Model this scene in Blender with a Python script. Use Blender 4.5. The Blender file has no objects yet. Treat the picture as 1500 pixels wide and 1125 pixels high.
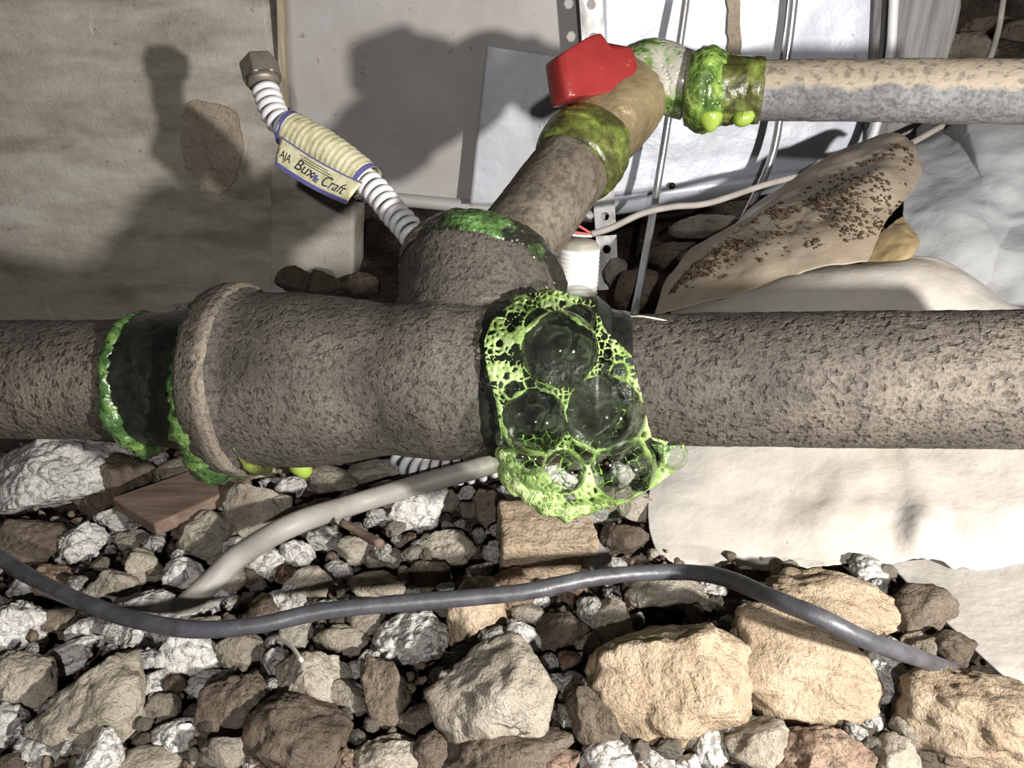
import bpy, bmesh, math, random
import numpy as np
from mathutils import Vector, Matrix

# ------------------------------------------------------------------ camera, world, light, exposure
SC = bpy.context.scene
COL = SC.collection
H, PITCH, FPX = 0.26, math.radians(26), 1130.0
CAM = np.array([0.0, 0.0, H])
R_ = np.array([1.0, 0.0, 0.0])
U_ = np.array([0.0, math.sin(PITCH), math.cos(PITCH)])
F_ = np.array([0.0, math.cos(PITCH), -math.sin(PITCH)])

def cv(x, y, z):
    """right / up / away vector -> world vector"""
    return R_ * x + U_ * y + F_ * z

cam = bpy.data.cameras.new('camera'); cam_o = bpy.data.objects.new('camera', cam); COL.objects.link(cam_o)
cam.sensor_width = 36.0; cam.lens = FPX / 1500.0 * 36.0; cam.clip_start = 0.01; cam.clip_end = 50
cam_o.location = CAM; cam_o.rotation_euler = (math.pi / 2 - PITCH, 0, 0)
SC.camera = cam_o

world = bpy.data.worlds.new('world'); SC.world = world; world.use_nodes = True
world.node_tree.nodes['Background'].inputs[0].default_value = (1.0, 0.96, 0.9, 1)
world.node_tree.nodes['Background'].inputs[1].default_value = 0.02

def lamp(name, loc, energy, radius, color):
    l = bpy.data.lights.new(name, 'POINT'); l.energy = energy; l.shadow_soft_size = radius; l.color = color
    o = bpy.data.objects.new(name, l); COL.objects.link(o); o.location = loc
    return o
lamp('torch_light', CAM + cv(0.33, -0.045, -0.06), 26.0, 0.012, (1.0, 0.96, 0.90))
lamp('fill_light', CAM + cv(0.03, -0.02, -0.34), 10.5, 0.008, (1.0, 0.97, 0.93))  # fill lamp added behind the camera to lift walls and shadows

SC.view_settings.view_transform = 'Standard'
SC.view_settings.look = 'None'
SC.view_settings.gamma = 1.0
SC.view_settings.use_curve_mapping = False
SC.view_settings.exposure = 0.0

# ------------------------------------------------------------------ helpers
rng = np.random.default_rng(7)
random.seed(7)

def at(px, py, d):
    return CAM + cv((px - 750.0) / FPX * d, (562.5 - py) / FPX * d, d)

def ray(px, py):
    v = cv((px - 750.0) / FPX, (562.5 - py) / FPX, 1.0)
    return v

def gnd(px, py, z=0.0):
    v = ray(px, py); t = (z - H) / v[2]
    return CAM + v * t

def wal(px, py, Y):
    v = ray(px, py)
    return CAM + v * (Y / v[1])

def depth(p):
    return float(np.dot(np.asarray(p) - CAM, F_))

def _hash(ix, iy, iz, seed):
    n = (ix.astype(np.uint64) * np.uint64(374761393) + iy.astype(np.uint64) * np.uint64(668265263)
         + iz.astype(np.uint64) * np.uint64(2246822519) + np.uint64(seed * 974634777 % (1 << 32))) & np.uint64(0xffffffff)
    n = ((n ^ (n >> np.uint64(13))) * np.uint64(1274126177)) & np.uint64(0xffffffff)
    n = ((n ^ (n >> np.uint64(15))) * np.uint64(2654435761)) & np.uint64(0xffffffff)
    n = n ^ (n >> np.uint64(16))
    return n.astype(np.float64) / 2147483648.0 - 1.0

def pn(P, seed=0):
    P = np.asarray(P, float) + 1000.0
    I = np.floor(P).astype(np.int64); f = P - I
    w = f * f * f * (f * (f * 6 - 15) + 10)
    out = 0
    for dx in (0, 1):
        wx = w[:, 0] if dx else 1 - w[:, 0]
        for dy in (0, 1):
            wy = w[:, 1] if dy else 1 - w[:, 1]
            for dz in (0, 1):
                wz = w[:, 2] if dz else 1 - w[:, 2]
                out = out + wx * wy * wz * _hash(I[:, 0] + dx, I[:, 1] + dy, I[:, 2] + dz, seed)
    return out

def fbm(P, oc=4, seed=0, gain=0.5):
    P = np.asarray(P, float); s = 0; a = 1.0; k = 1.0
    for i in range(oc):
        s = s + a * pn(P * k, seed + i * 17); a *= gain; k *= 2.03
    return s

WL = {}
def mesh_obj(name, me, mat, loc, parent):
    o = bpy.data.objects.new(name, me); COL.objects.link(o)
    if mat is not None and not me.materials: me.materials.append(mat)
    WL[o.name] = np.array(loc, float)
    if parent is not None:
        o.parent = parent; o.location = np.array(loc) - WL[parent.name]
    else:
        o.location = loc
    return o

def add(name, V, F, mat, parent=None, smooth=True):
    V = np.asarray(V, float)
    c = (V.min(0) + V.max(0)) / 2
    if parent is None: c[2] = V[:, 2].min()
    me = bpy.data.meshes.new(name)
    me.from_pydata((V - c).tolist(), [], [list(map(int, f)) for f in F])
    me.update()
    if smooth: me.polygons.foreach_set('use_smooth', [True] * len(me.polygons))
    return mesh_obj(name, me, mat, c, parent)

def tag(o, label=None, cat=None, group=None, kind=None):
    if label: o['label'] = label
    if cat: o['category'] = cat
    if group: o['group'] = group
    if kind: o['kind'] = kind
    return o

def thing(name, label, cat, loc, group=None):
    o = bpy.data.objects.new(name, None); COL.objects.link(o); o.location = loc; o.empty_display_size = 0.01
    WL[o.name] = np.array(loc, float)
    return tag(o, label, cat, group)

def join(parts):
    V = []; F = []; n = 0
    for v, f in parts:
        v = np.asarray(v, float); V.append(v); F += [[i + n for i in q] for q in f]; n += len(v)
    return np.concatenate(V), F

def spline(pts, n):
    P = np.asarray(pts, float)
    P = np.concatenate([[2 * P[0] - P[1]], P, [2 * P[-1] - P[-2]]])
    m = len(P) - 3; out = []
    for t in np.linspace(0, m - 1e-6, n):
        i = int(t); u = t - i; a, b, c, d = P[i:i + 4]
        out.append(0.5 * (2 * b + (c - a) * u + (2 * a - 5 * b + 4 * c - d) * u * u + (3 * b - a - 3 * c + d) * u ** 3))
    return np.array(out)

def frames(P, closed=False):
    P = np.asarray(P, float); n = len(P)
    if closed: T = np.roll(P, -1, 0) - np.roll(P, 1, 0)
    else: T = np.gradient(P, axis=0)
    T /= np.linalg.norm(T, axis=1)[:, None] + 1e-12
    ref = np.array([0, 0, 1.0]) if abs(T[0][2]) < 0.9 else np.array([1.0, 0, 0])
    a = np.cross(T[0], ref); a /= np.linalg.norm(a); A = [a]
    for i in range(1, n):
        a = A[-1] - T[i] * np.dot(A[-1], T[i]); a /= np.linalg.norm(a) + 1e-12; A.append(a)
    A = np.array(A); B = np.cross(T, A)
    return T, A, B

def tube(P, r, seg=12, closed=False, cap=True, fn=None):
    """fn(angles, index, point) -> radius offset"""
    P = np.asarray(P, float); n = len(P)
    r = np.full(n, r, float) if np.isscalar(r) else np.asarray(r, float)
    T, A, B = frames(P, closed)
    th = np.linspace(0, 2 * math.pi, seg, endpoint=False)
    D = np.cos(th)[None, :, None] * A[:, None, :] + np.sin(th)[None, :, None] * B[:, None, :]
    rr = np.repeat(r[:, None], seg, 1)
    if fn is not None:
        rr = rr + fn((P[:, None, :] + D * rr[:, :, None]).reshape(-1, 3), D.reshape(-1, 3)).reshape(n, seg)
    V = (P[:, None, :] + D * rr[:, :, None]).reshape(-1, 3)
    F = []
    m = n if closed else n - 1
    for i in range(m):
        j = (i + 1) % n
        for k in range(seg):
            l = (k + 1) % seg
            F.append((i * seg + k, i * seg + l, j * seg + l, j * seg + k))
    if cap and not closed:
        F.append(tuple(range(seg - 1, -1, -1))); F.append(tuple((n - 1) * seg + k for k in range(seg)))
    return V, F

def lathe(p0, p1, prof, seg=64, n=None, fn=None):
    """prof: list of (t 0..1, radius) along p0->p1"""
    p0 = np.asarray(p0); p1 = np.asarray(p1)
    if n:
        t = np.linspace(prof[0][0], prof[-1][0], n); r = np.interp(t, [q[0] for q in prof], [q[1] for q in prof])
    else:
        t = np.array([q[0] for q in prof]); r = np.array([q[1] for q in prof])
    # keep frames stable by explicit straight axis
    T = (p1 - p0) / np.linalg.norm(p1 - p0)
    ref = np.array([0, 0, 1.0]) if abs(T[2]) < 0.9 else np.array([1.0, 0, 0])
    a = np.cross(T, ref); a /= np.linalg.norm(a); b = np.cross(T, a)
    th = np.linspace(0, 2 * math.pi, seg, endpoint=False)
    D = np.cos(th)[:, None] * a + np.sin(th)[:, None] * b
    C = p0 + t[:, None] * (p1 - p0)
    rr = np.repeat(r[:, None], seg, 1)
    if fn is not None:
        rr = rr + fn((C[:, None, :] + D[None] * rr[:, :, None]).reshape(-1, 3), np.tile(D, (len(t), 1))).reshape(len(t), seg)
    V = (C[:, None, :] + D[None] * rr[:, :, None]).reshape(-1, 3)
    F = []
    for i in range(len(t) - 1):
        for k in range(seg):
            l = (k + 1) % seg
            F.append((i * seg + k, i * seg + l, (i + 1) * seg + l, (i + 1) * seg + k))
    F.append(tuple(range(seg - 1, -1, -1))); F.append(tuple((len(t) - 1) * seg + k for k in range(seg)))
    return V, F

def remeshed(parts, voxel, smooth_it, noise_fn=None):
    V, F = join(parts)
    me = bpy.data.meshes.new('tmp'); me.from_pydata(V.tolist(), [], [list(map(int, f)) for f in F]); me.update()
    o = bpy.data.objects.new('tmp', me); COL.objects.link(o)
    m = o.modifiers.new('r', 'REMESH'); m.mode = 'VOXEL'; m.voxel_size = voxel
    s = o.modifiers.new('s', 'SMOOTH'); s.iterations = smooth_it; s.factor = 0.5
    dg = bpy.context.evaluated_depsgraph_get(); dg.update()
    e = o.evaluated_get(dg); m2 = e.to_mesh()
    n = len(m2.vertices); co = np.empty(n * 3); m2.vertices.foreach_get('co', co); co = co.reshape(-1, 3)
    no = np.empty(n * 3); m2.vertices.foreach_get('normal', no); no = no.reshape(-1, 3)
    fs = [tuple(p.vertices) for p in m2.polygons]
    e.to_mesh_clear(); bpy.data.objects.remove(o); bpy.data.meshes.remove(me)
    if noise_fn is not None: co = co + no * noise_fn(co)[:, None]
    return co, fs

def slab(poly, n, thick):
    """prism: polygon of world points extruded along n by thick"""
    P = np.asarray(poly, float); n = np.asarray(n, float); n = n / np.linalg.norm(n); k = len(P)
    V = np.concatenate([P, P + n * thick])
    F = [tuple(range(k)), tuple(range(2 * k - 1, k - 1, -1))]
    for i in range(k):
        j = (i + 1) % k; F.append((i, i + k, j + k, j))
    return V, F

def grid_patch(ctrl, nu, nv):
    """Catmull-Rom patch through rows of (px,py,d)"""
    C = np.array([[at(*q) for q in row] for row in ctrl])
    rows = np.array([spline(r, nu) for r in C])
    G = np.array([spline(rows[:, j], nv) for j in range(nu)])  # nu, nv, 3
    G = G.transpose(1, 0, 2)
    F = []
    for i in range(nv - 1):
        for j in range(nu - 1):
            a = i * nu + j; F.append((a, a + 1, a + nu + 1, a + nu))
    return G, F

def grid_normals(G):
    du = np.gradient(G, axis=1); dv = np.gradient(G, axis=0)
    N = np.cross(du, dv); N /= np.linalg.norm(N, axis=2)[:, :, None] + 1e-12
    return N

def bevel(o, w, seg=2):
    m = o.modifiers.new('bevel', 'BEVEL'); m.width = w; m.segments = seg; m.limit_method = 'ANGLE'; return o

# ------------------------------------------------------------------ materials
class NT:
    def __init__(s, name):
        s.m = bpy.data.materials.new(name); s.m.use_nodes = True; s.t = s.m.node_tree; s.t.nodes.clear()
        s.out = s.n('ShaderNodeOutputMaterial')
    def n(s, typ, **kw):
        nd = s.t.nodes.new(typ)
        for k, v in kw.items(): setattr(nd, k, v)
        return nd
    def l(s, a, b): s.t.links.new(a, b)
    def coord(s):
        if not hasattr(s, '_c'): s._c = s.n('ShaderNodeTexCoord').outputs['Object']
        return s._c
    def noise(s, scale, detail=6, rough=0.55, dist=0.0, vec=None, out='Fac'):
        nd = s.n('ShaderNodeTexNoise'); nd.inputs['Scale'].default_value = scale; nd.inputs['Detail'].default_value = detail
        nd.inputs['Roughness'].default_value = rough; nd.inputs['Distortion'].default_value = dist
        s.l(vec if vec is not None else s.coord(), nd.inputs['Vector']); return nd.outputs[out]
    def voro(s, scale, feature='F1', out='Distance', vec=None):
        nd = s.n('ShaderNodeTexVoronoi', feature=feature); nd.inputs['Scale'].default_value = scale
        s.l(vec if vec is not None else s.coord(), nd.inputs['Vector']); return nd.outputs[out]
    def mapping(s, scale=(1, 1, 1), rot=(0, 0, 0)):
        nd = s.n('ShaderNodeMapping'); nd.inputs['Scale'].default_value = scale; nd.inputs['Rotation'].default_value = rot
        s.l(s.coord(), nd.inputs['Vector']); return nd.outputs[0]
    def ramp(s, fac, stops, interp='LINEAR'):
        nd = s.n('ShaderNodeValToRGB'); nd.color_ramp.interpolation = interp
        e = nd.color_ramp.elements
        while len(e) > 1: e.remove(e[-1])
        for i, (p, c) in enumerate(stops):
            el = e[0] if i == 0 else e.new(p)
            el.position = p; el.color = (c[0], c[1], c[2], 1) if not np.isscalar(c) else (c, c, c, 1)
        s.l(fac, nd.inputs[0]); return nd.outputs[0]
    def mix(s, fac, a, b, mode='MIX'):
        nd = s.n('ShaderNodeMix', data_type='RGBA', blend_type=mode)
        for sock, v in ((nd.inputs[0], fac), (nd.inputs[6], a), (nd.inputs[7], b)):
            if hasattr(v, 'links'): s.l(v, sock)
            elif np.isscalar(v): sock.default_value = v
            else: sock.default_value = (v[0], v[1], v[2], 1)
        return nd.outputs[2]
    def math(s, op, a, b=0.0):
        nd = s.n('ShaderNodeMath', operation=op)
        for sock, v in ((nd.inputs[0], a), (nd.inputs[1], b)):
            if hasattr(v, 'links'): s.l(v, sock)
            else: sock.default_value = v
        return nd.outputs[0]
    def bump(s, h, dist, strength=1.0, prev=None):
        nd = s.n('ShaderNodeBump'); nd.inputs['Strength'].default_value = strength; nd.inputs['Distance'].default_value = dist
        s.l(h, nd.inputs['Height'])
        if prev is not None: s.l(prev, nd.inputs['Normal'])
        return nd.outputs[0]
    def bsdf(s, color, rough=0.8, normal=None, metal=0.0, spec=0.4, **kw):
        nd = s.n('ShaderNodeBsdfPrincipled')
        for sock, v in ((nd.inputs['Base Color'], color), (nd.inputs['Roughness'], rough), (nd.inputs['Metallic'], metal), (nd.inputs['Specular IOR Level'], spec)):
            if hasattr(v, 'links'): s.l(v, sock)
            elif np.isscalar(v): sock.default_value = v
            else: sock.default_value = (v[0], v[1], v[2], 1)
        for k, v in kw.items():
            sock = nd.inputs[k.replace('_', ' ')]
            if hasattr(v, 'links'): s.l(v, sock)
            else: sock.default_value = v
        if normal is not None: s.l(normal, nd.inputs['Normal'])
        s.l(nd.outputs[0], s.out.inputs[0]); s.b = nd
        return s.m
    def normal_z(s):
        g = s.n('ShaderNodeNewGeometry'); x = s.n('ShaderNodeSeparateXYZ'); s.l(g.outputs['Normal'], x.inputs[0]); return x.outputs[2]

def m_plain(name, c, rough=0.5, metal=0.0, bump_scale=None, bump_d=0.0003, var=0.15, vscale=40, spec=0.4, **kw):
    t = NT(name)
    c = np.array(c)
    col = t.ramp(t.noise(vscale), [(0.3, tuple(c * (1 - var))), (0.7, tuple(np.minimum(c * (1 + var), 1)))])
    nrm = t.bump(t.noise(bump_scale), bump_d) if bump_scale else None
    return t.bsdf(col, rough, nrm, metal, spec, **kw)

def m_iron(name, c0, c1, c2, grain=760, gd=0.0010, dust=None, blot=28, rough=0.72):
    t = NT(name)
    big = t.noise(blot, 8, 0.6)
    col = t.ramp(big, [(0.28, c0), (0.5, c1), (0.72, c2)])
    fine = t.noise(grain, 3, 0.6)
    pit = t.ramp(t.noise(grain * 0.45, 2, 0.5), [(0.34, 0.0), (0.48, 1.0)])
    col = t.mix(t.math('MULTIPLY', t.ramp(fine, [(0.35, 1.0), (0.55, 0.0)]), 0.55), col, tuple(np.array(c0) * 0.5))
    if dust is not None:
        nz = t.normal_z()
        msk = t.ramp(t.math('ADD', nz, t.math('MULTIPLY', t.math('SUBTRACT', t.noise(60, 6, 0.6), 0.5), 0.9)), [(0.12, 0.0), (0.32, 1.0)])
        col = t.mix(t.math('MULTIPLY', msk, 0.85), col, dust)
    pale = t.ramp(t.noise(95, 5, 0.65), [(0.66, 0.0), (0.74, 1.0)])
    col = t.mix(t.math('MULTIPLY', pale, 0.35), col, tuple(np.array(c2) * 1.35))
    n1 = t.bump(t.noise(110, 4, 0.55), 0.0006)
    n2 = t.bump(fine, gd * 0.45, 1.0, n1)
    n3 = t.bump(pit, gd * 0.35, 1.0, n2)
    col = t.mix(t.math('MULTIPLY', t.math('SUBTRACT', 1.0, pit), 0.5), col, tuple(np.array(c0) * 0.6))
    return t.bsdf(col, rough, n3, 0.12, 0.35)

def m_rock(name, c0, c1, c2, crumb=0.0, warm=0.12):
    t = NT(name)
    oi = t.n('ShaderNodeObjectInfo').outputs['Random']
    v = t.n('ShaderNodeVectorMath', operation='ADD'); t.l(t.coord(), v.inputs[0])
    cmb = t.n('ShaderNodeCombineXYZ'); t.l(oi, cmb.inputs[0]); t.l(oi, cmb.inputs[1]); t.l(cmb.outputs[0], v.inputs[1])
    vec = v.outputs[0]
    col = t.ramp(t.noise(38, 8, 0.62, vec=vec), [(0.3, c0), (0.5, c1), (0.7, c2)])
    sp = t.ramp(t.noise(240, 4, 0.6, vec=vec), [(0.32, 1.0), (0.46, 0.0)])
    col = t.mix(t.math('MULTIPLY', sp, 0.45), col, tuple(np.array(c0) * 0.5))
    crk = t.ramp(t.voro(34, 'DISTANCE_TO_EDGE', vec=t_warp(t, vec, 30, 0.012)), [(0.0, 1.0), (0.018, 0.0)])
    crm = t.math('MULTIPLY', crk, t.ramp(t.noise(22, 3, 0.5, vec=vec), [(0.60, 0.0), (0.68, 1.0)]))
    col = t.mix(t.math('MULTIPLY', crm, 0.75), col, tuple(np.array(c0) * 0.3))
    val = t.math('ADD', 0.82, t.math('MULTIPLY', oi, 0.36))
    hs = t.n('ShaderNodeHueSaturation'); t.l(col, hs.inputs['Color']); t.l(val, hs.inputs['Value']); col = hs.outputs[0]
    n1 = t.bump(t.noise(130, 8, 0.65, vec=vec), 0.0028)
    n2 = t.bump(t.noise(520, 4, 0.6, vec=vec), 0.0010, 1.0, n1)
    n3 = t.bump(t.math('SUBTRACT', 1.0, crm), 0.0012, 1.0, n2)
    if crumb > 0:
        n3 = t.bump(t.math('SUBTRACT', 1.0, t.voro(210, vec=vec)), 0.0035 * crumb, 1.0, n3)
    return t.bsdf(col, 0.92, n3, 0.0, 0.15)

def t_warp(t, vec, scale, amt):
    nd = t.n('ShaderNodeTexNoise'); nd.inputs['Scale'].default_value = scale; nd.inputs['Detail'].default_value = 4; t.l(vec, nd.inputs['Vector'])
    s1 = t.n('ShaderNodeVectorMath', operation='SUBTRACT'); t.l(nd.outputs['Color'], s1.inputs[0]); s1.inputs[1].default_value = (0.5, 0.5, 0.5)
    s2 = t.n('ShaderNodeVectorMath', operation='SCALE'); t.l(s1.outputs[0], s2.inputs[0]); s2.inputs['Scale'].default_value = amt
    s3 = t.n('ShaderNodeVectorMath', operation='ADD'); t.l(vec, s3.inputs[0]); t.l(s2.outputs[0], s3.inputs[1])
    return s3.outputs[0]

def m_green(name, stops, scale=70, rough=0.28, holes=True, bump_d=0.0008, under=None):
    t = NT(name)
    fac = t.noise(scale, 7, 0.65, 0.6)
    col = t.ramp(fac, stops)
    vo = t.voro(330)
    n1 = t.bump(t.noise(110, 6, 0.6), bump_d)
    n = t.bump(t.ramp(vo, [(0.15, 0.0), (0.45, 1.0)]), 0.0004 if holes else 0.0001, 1.0, n1)
    if holes:
        h = t.ramp(t.voro(230), [(0.16, 1.0), (0.26, 0.0)])
        hm = t.math('MULTIPLY', h, t.ramp(t.noise(60, 3), [(0.45, 0.0), (0.6, 1.0)]))
        col = t.mix(t.math('MULTIPLY', hm, 0.8), col, tuple(np.array(stops[0][1]) * 0.5))
    if under is not None:
        um = t.ramp(t.noise(48, 6, 0.6, 0.4), [(0.40, 0.0), (0.52, 1.0)])
        col = t.mix(um, col, under)
    return t.bsdf(col, rough, n, 0.0, 0.5, Coat_Weight=0.35, Coat_Roughness=0.12)

def m_concrete():
    t = NT('old_concrete')
    mp = t.mapping((1.0, 1.0, 3.2), (0, 0.16, 0))
    base = t.ramp(t.noise(9, 9, 0.62, 0.3, vec=mp), [(0.36, (0.24, 0.21, 0.17)), (0.5, (0.41, 0.38, 0.33)), (0.64, (0.55, 0.525, 0.47))])
    st = t.ramp(t.noise(4.2, 6, 0.6, 0.5), [(0.42, 0.0), (0.62, 1.0)])
    base = t.mix(t.math('MULTIPLY', st, 0.4), base, (0.50, 0.475, 0.425))
    spk = t.ramp(t.noise(150, 5, 0.7), [(0.28, 1.0), (0.38, 0.0)])
    base = t.mix(t.math('MULTIPLY', spk, 0.55), base, (0.07, 0.055, 0.04))
    sc = t.mapping((14, 1, 1.6), (0, 0.28, 0))
    scr = t.ramp(t.noise(7, 3, 0.5, 0.2, vec=sc), [(0.735, 0.0), (0.76, 1.0)])
    base = t.mix(t.math('MULTIPLY', scr, 0.6), base, (0.66, 0.63, 0.58))
    # split object coordinates, not fed into the colour
    x = t.n('ShaderNodeSeparateXYZ'); t.l(t.coord(), x.inputs[0])
    n1 = t.bump(t.noise(60, 8, 0.65), 0.0018)
    n2 = t.bump(t.noise(340, 4, 0.6), 0.0007, 1.0, n1)
    return t.bsdf(base, 0.93, n2, 0, 0.15)

def m_sheetmetal(name, c, dirt, amount=0.5, rough=0.45, scale=7, metal=0.15):
    t = NT(name)
    mk = t.ramp(t.noise(scale, 8, 0.6, 0.4), [(0.5 - amount * 0.35, 0.0), (0.72, 1.0)])
    col = t.mix(mk, c, dirt)
    sp = t.ramp(t.noise(90, 5, 0.7), [(0.30, 1.0), (0.36, 0.0)])
    col = t.mix(t.math('MULTIPLY', sp, 0.6), col, tuple(np.array(dirt) * 0.35))
    n = t.bump(t.noise(12, 3, 0.5), 0.004)
    n = t.bump(t.noise(240, 4, 0.6), 0.0002, 1.0, n)
    return t.bsdf(col, t.ramp(mk, [(0, rough), (1, 0.85)]), n, metal, 0.5)

def m_plastic(name, c, dirt, dirt_amt, trans=0.25, rough=0.32):
    t = NT(name)
    mk = t.ramp(t.noise(11, 8, 0.62, 0.5), [(0.62 - dirt_amt * 0.35, 0.0), (0.82, 1.0)])
    col = t.mix(mk, c, dirt)
    fine = t.ramp(t.noise(260, 4, 0.6), [(0.27, 1.0), (0.33, 0.0)])
    col = t.mix(t.math('MULTIPLY', fine, 0.35), col, tuple(np.array(dirt) * 0.4))
    n = t.bump(t.noise(34, 4, 0.55), 0.0022)
    n = t.bump(t.noise(190, 4, 0.6), 0.0003, 1.0, n)
    m = t.bsdf(col, t.ramp(mk, [(0, rough), (1, 0.75)]), n, 0.0, 0.5)
    tr = t.n('ShaderNodeBsdfTranslucent'); t.l(col, tr.inputs[0])
    mx = t.n('ShaderNodeMixShader'); mx.inputs[0].default_value = trans
    t.l(t.b.outputs[0], mx.inputs[1]); t.l(tr.outputs[0], mx.inputs[2]); t.l(mx.outputs[0], t.out.inputs[0])
    return m

def m_film(name, tint=(0.965, 0.99, 0.95)):
    """thin soap film: mostly clear, Fresnel reflection, a trace of scattering from the liquid in it"""
    t = NT(name)
    fr = t.n('ShaderNodeFresnel'); fr.inputs['IOR'].default_value = 1.33
    fac = t.math('MINIMUM', fr.outputs[0], 0.35)
    tr = t.n('ShaderNodeBsdfTransparent'); tr.inputs[0].default_value = (*tint, 1)
    gl = t.n('ShaderNodeBsdfGlossy'); gl.inputs['Roughness'].default_value = 0.06; gl.inputs[0].default_value = (0.95, 1.0, 0.9, 1)
    df = t.n('ShaderNodeBsdfDiffuse'); df.inputs[0].default_value = (0.62, 0.80, 0.45, 1)
    sw = t.ramp(t.noise(130, 4, 0.6, 1.5), [(0.5, 0.0), (0.78, 0.07)])
    m0 = t.n('ShaderNodeMixShader'); t.l(sw, m0.inputs[0]); t.l(tr.outputs[0], m0.inputs[1]); t.l(df.outputs[0], m0.inputs[2])
    mx = t.n('ShaderNodeMixShader'); t.l(fac, mx.inputs[0]); t.l(m0.outputs[0], mx.inputs[1]); t.l(gl.outputs[0], mx.inputs[2])
    t.l(mx.outputs[0], t.out.inputs[0]); return t.m

def m_lather(name, stops, scale=120, trans=0.45):
    t = NT(name)
    col = t.ramp(t.noise(scale, 4, 0.6), stops)
    m = t.bsdf(col, 0.22, None, 0, 0.6)
    tr = t.n('ShaderNodeBsdfTranslucent'); t.l(col, tr.inputs[0])
    mx = t.n('ShaderNodeMixShader'); mx.inputs[0].default_value = trans
    t.l(t.b.outputs[0], mx.inputs[1]); t.l(tr.outputs[0], mx.inputs[2]); t.l(mx.outputs[0], t.out.inputs[0])
    return m

MAT = {}
MAT['iron'] = m_iron('pitted_iron', (0.036, 0.031, 0.026), (0.108, 0.096, 0.081), (0.195, 0.175, 0.15), blot=20)
MAT['iron_pipe'] = m_iron('rusty_pipe_iron', (0.036, 0.031, 0.028), (0.105, 0.09, 0.076), (0.205, 0.175, 0.142), 560, 0.0018, blot=17)
MAT['iron_branch'] = m_iron('branch_pipe_iron', (0.085, 0.068, 0.052), (0.16, 0.135, 0.105), (0.24, 0.21, 0.17), 300, 0.0009)
MAT['iron_dusty'] = m_iron('dusty_pipe_iron', (0.10, 0.098, 0.10), (0.17, 0.17, 0.175), (0.24, 0.24, 0.245), 430, 0.0007, dust=(0.36, 0.30, 0.225))
MAT['wet'] = m_iron('wet_shaded_iron', (0.010, 0.011, 0.010), (0.02, 0.022, 0.018), (0.032, 0.034, 0.028), 300, 0.0006, rough=0.35)  # wet iron; its black also paints cast shade on nipple and right hub
MAT['brass'] = m_plain('dull_brass', (0.30, 0.235, 0.135), 0.42, 0.45, 330, 0.0005, 0.4, 45, 0.5)
MAT['elbow'] = m_green('sealant_smeared_elbow', [(0.35, (0.04, 0.09, 0.02)), (0.5, (0.20, 0.36, 0.07)), (0.66, (0.42, 0.62, 0.14))], 45, 0.35, True, 0.0006, under=(0.40, 0.375, 0.335))
MAT['green'] = m_green('green_foam_film', [(0.3, (0.014, 0.028, 0.012)), (0.48, (0.055, 0.115, 0.035)), (0.68, (0.20, 0.31, 0.085))], 75)
MAT['green_bright'] = m_green('green_sealant', [(0.3, (0.02, 0.045, 0.010)), (0.45, (0.08, 0.15, 0.03)), (0.58, (0.22, 0.34, 0.07)), (0.75, (0.42, 0.56, 0.16))], 85)
MAT['green_smear'] = m_green('green_smear_sealant', [(0.3, (0.022, 0.022, 0.009)), (0.46, (0.06, 0.065, 0.018)), (0.58, (0.13, 0.16, 0.035)), (0.74, (0.32, 0.42, 0.09))], 75, 0.35, False, 0.0009)
MAT['lime'] = m_lather('lime_drip', [(0.3, (0.34, 0.52, 0.06)), (0.7, (0.52, 0.68, 0.14))], 90, 0.4)
MAT['border'] = m_lather('green_lather', [(0.28, (0.14, 0.22, 0.05)), (0.42, (0.40, 0.56, 0.18)), (0.56, (0.62, 0.78, 0.36)), (0.72, (0.86, 0.94, 0.70))], 60, 0.45)
MAT['lather'] = m_lather('green_froth', [(0.3, (0.10, 0.22, 0.04)), (0.5, (0.28, 0.52, 0.10)), (0.72, (0.55, 0.82, 0.20))], 160, 0.4)
MAT['lather_lime'] = m_lather('lime_froth', [(0.3, (0.30, 0.50, 0.06)), (0.5, (0.50, 0.80, 0.12)), (0.7, (0.75, 0.95, 0.30))], 200, 0.4)
def m_cells(name, scale, edge, mid, hole):
    """fine froth: pale liquid edges between tiny cells, darker see-through cell centres"""
    t = NT(name)
    vec = t_warp(t, t.coord(), 90, 0.004)
    d1 = t.voro(scale, 'DISTANCE_TO_EDGE', vec=vec); d2 = t.voro(scale * 2.3, 'DISTANCE_TO_EDGE', vec=vec)
    d = t.math('MINIMUM', d1, t.math('ADD', t.math('MULTIPLY', d2, 1.0), 0.03))
    col = t.ramp(d, [(0.0, edge), (0.08, edge), (0.16, mid), (0.34, hole)])
    nz = t.ramp(t.noise(70, 4, 0.6), [(0.35, 0.55), (0.65, 1.0)]); col = t.mix(1.0, col, nz, 'MULTIPLY')
    nrm = t.bump(t.ramp(d, [(0.0, 1.0), (0.3, 0.0)]), 0.0005)
    m = t.bsdf(col, 0.2, nrm, 0, 0.6)
    tl = t.n('ShaderNodeBsdfTranslucent'); t.l(col, tl.inputs[0])
    m1 = t.n('ShaderNodeMixShader'); m1.inputs[0].default_value = 0.35; t.l(t.b.outputs[0], m1.inputs[1]); t.l(tl.outputs[0], m1.inputs[2])
    tp_ = t.n('ShaderNodeBsdfTransparent'); tp_.inputs[0].default_value = (0.7, 0.9, 0.6, 1)
    m2 = t.n('ShaderNodeMixShader'); t.l(t.ramp(d, [(0.16, 0.0), (0.34, 0.6)]), m2.inputs[0]); t.l(m1.outputs[0], m2.inputs[1]); t.l(tp_.outputs[0], m2.inputs[2])
    t.l(m2.outputs[0], t.out.inputs[0]); return m
MAT['cells'] = m_cells('pale_green_froth_cells', 210, (0.62, 0.85, 0.45), (0.28, 0.46, 0.14), (0.06, 0.12, 0.03))
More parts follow.
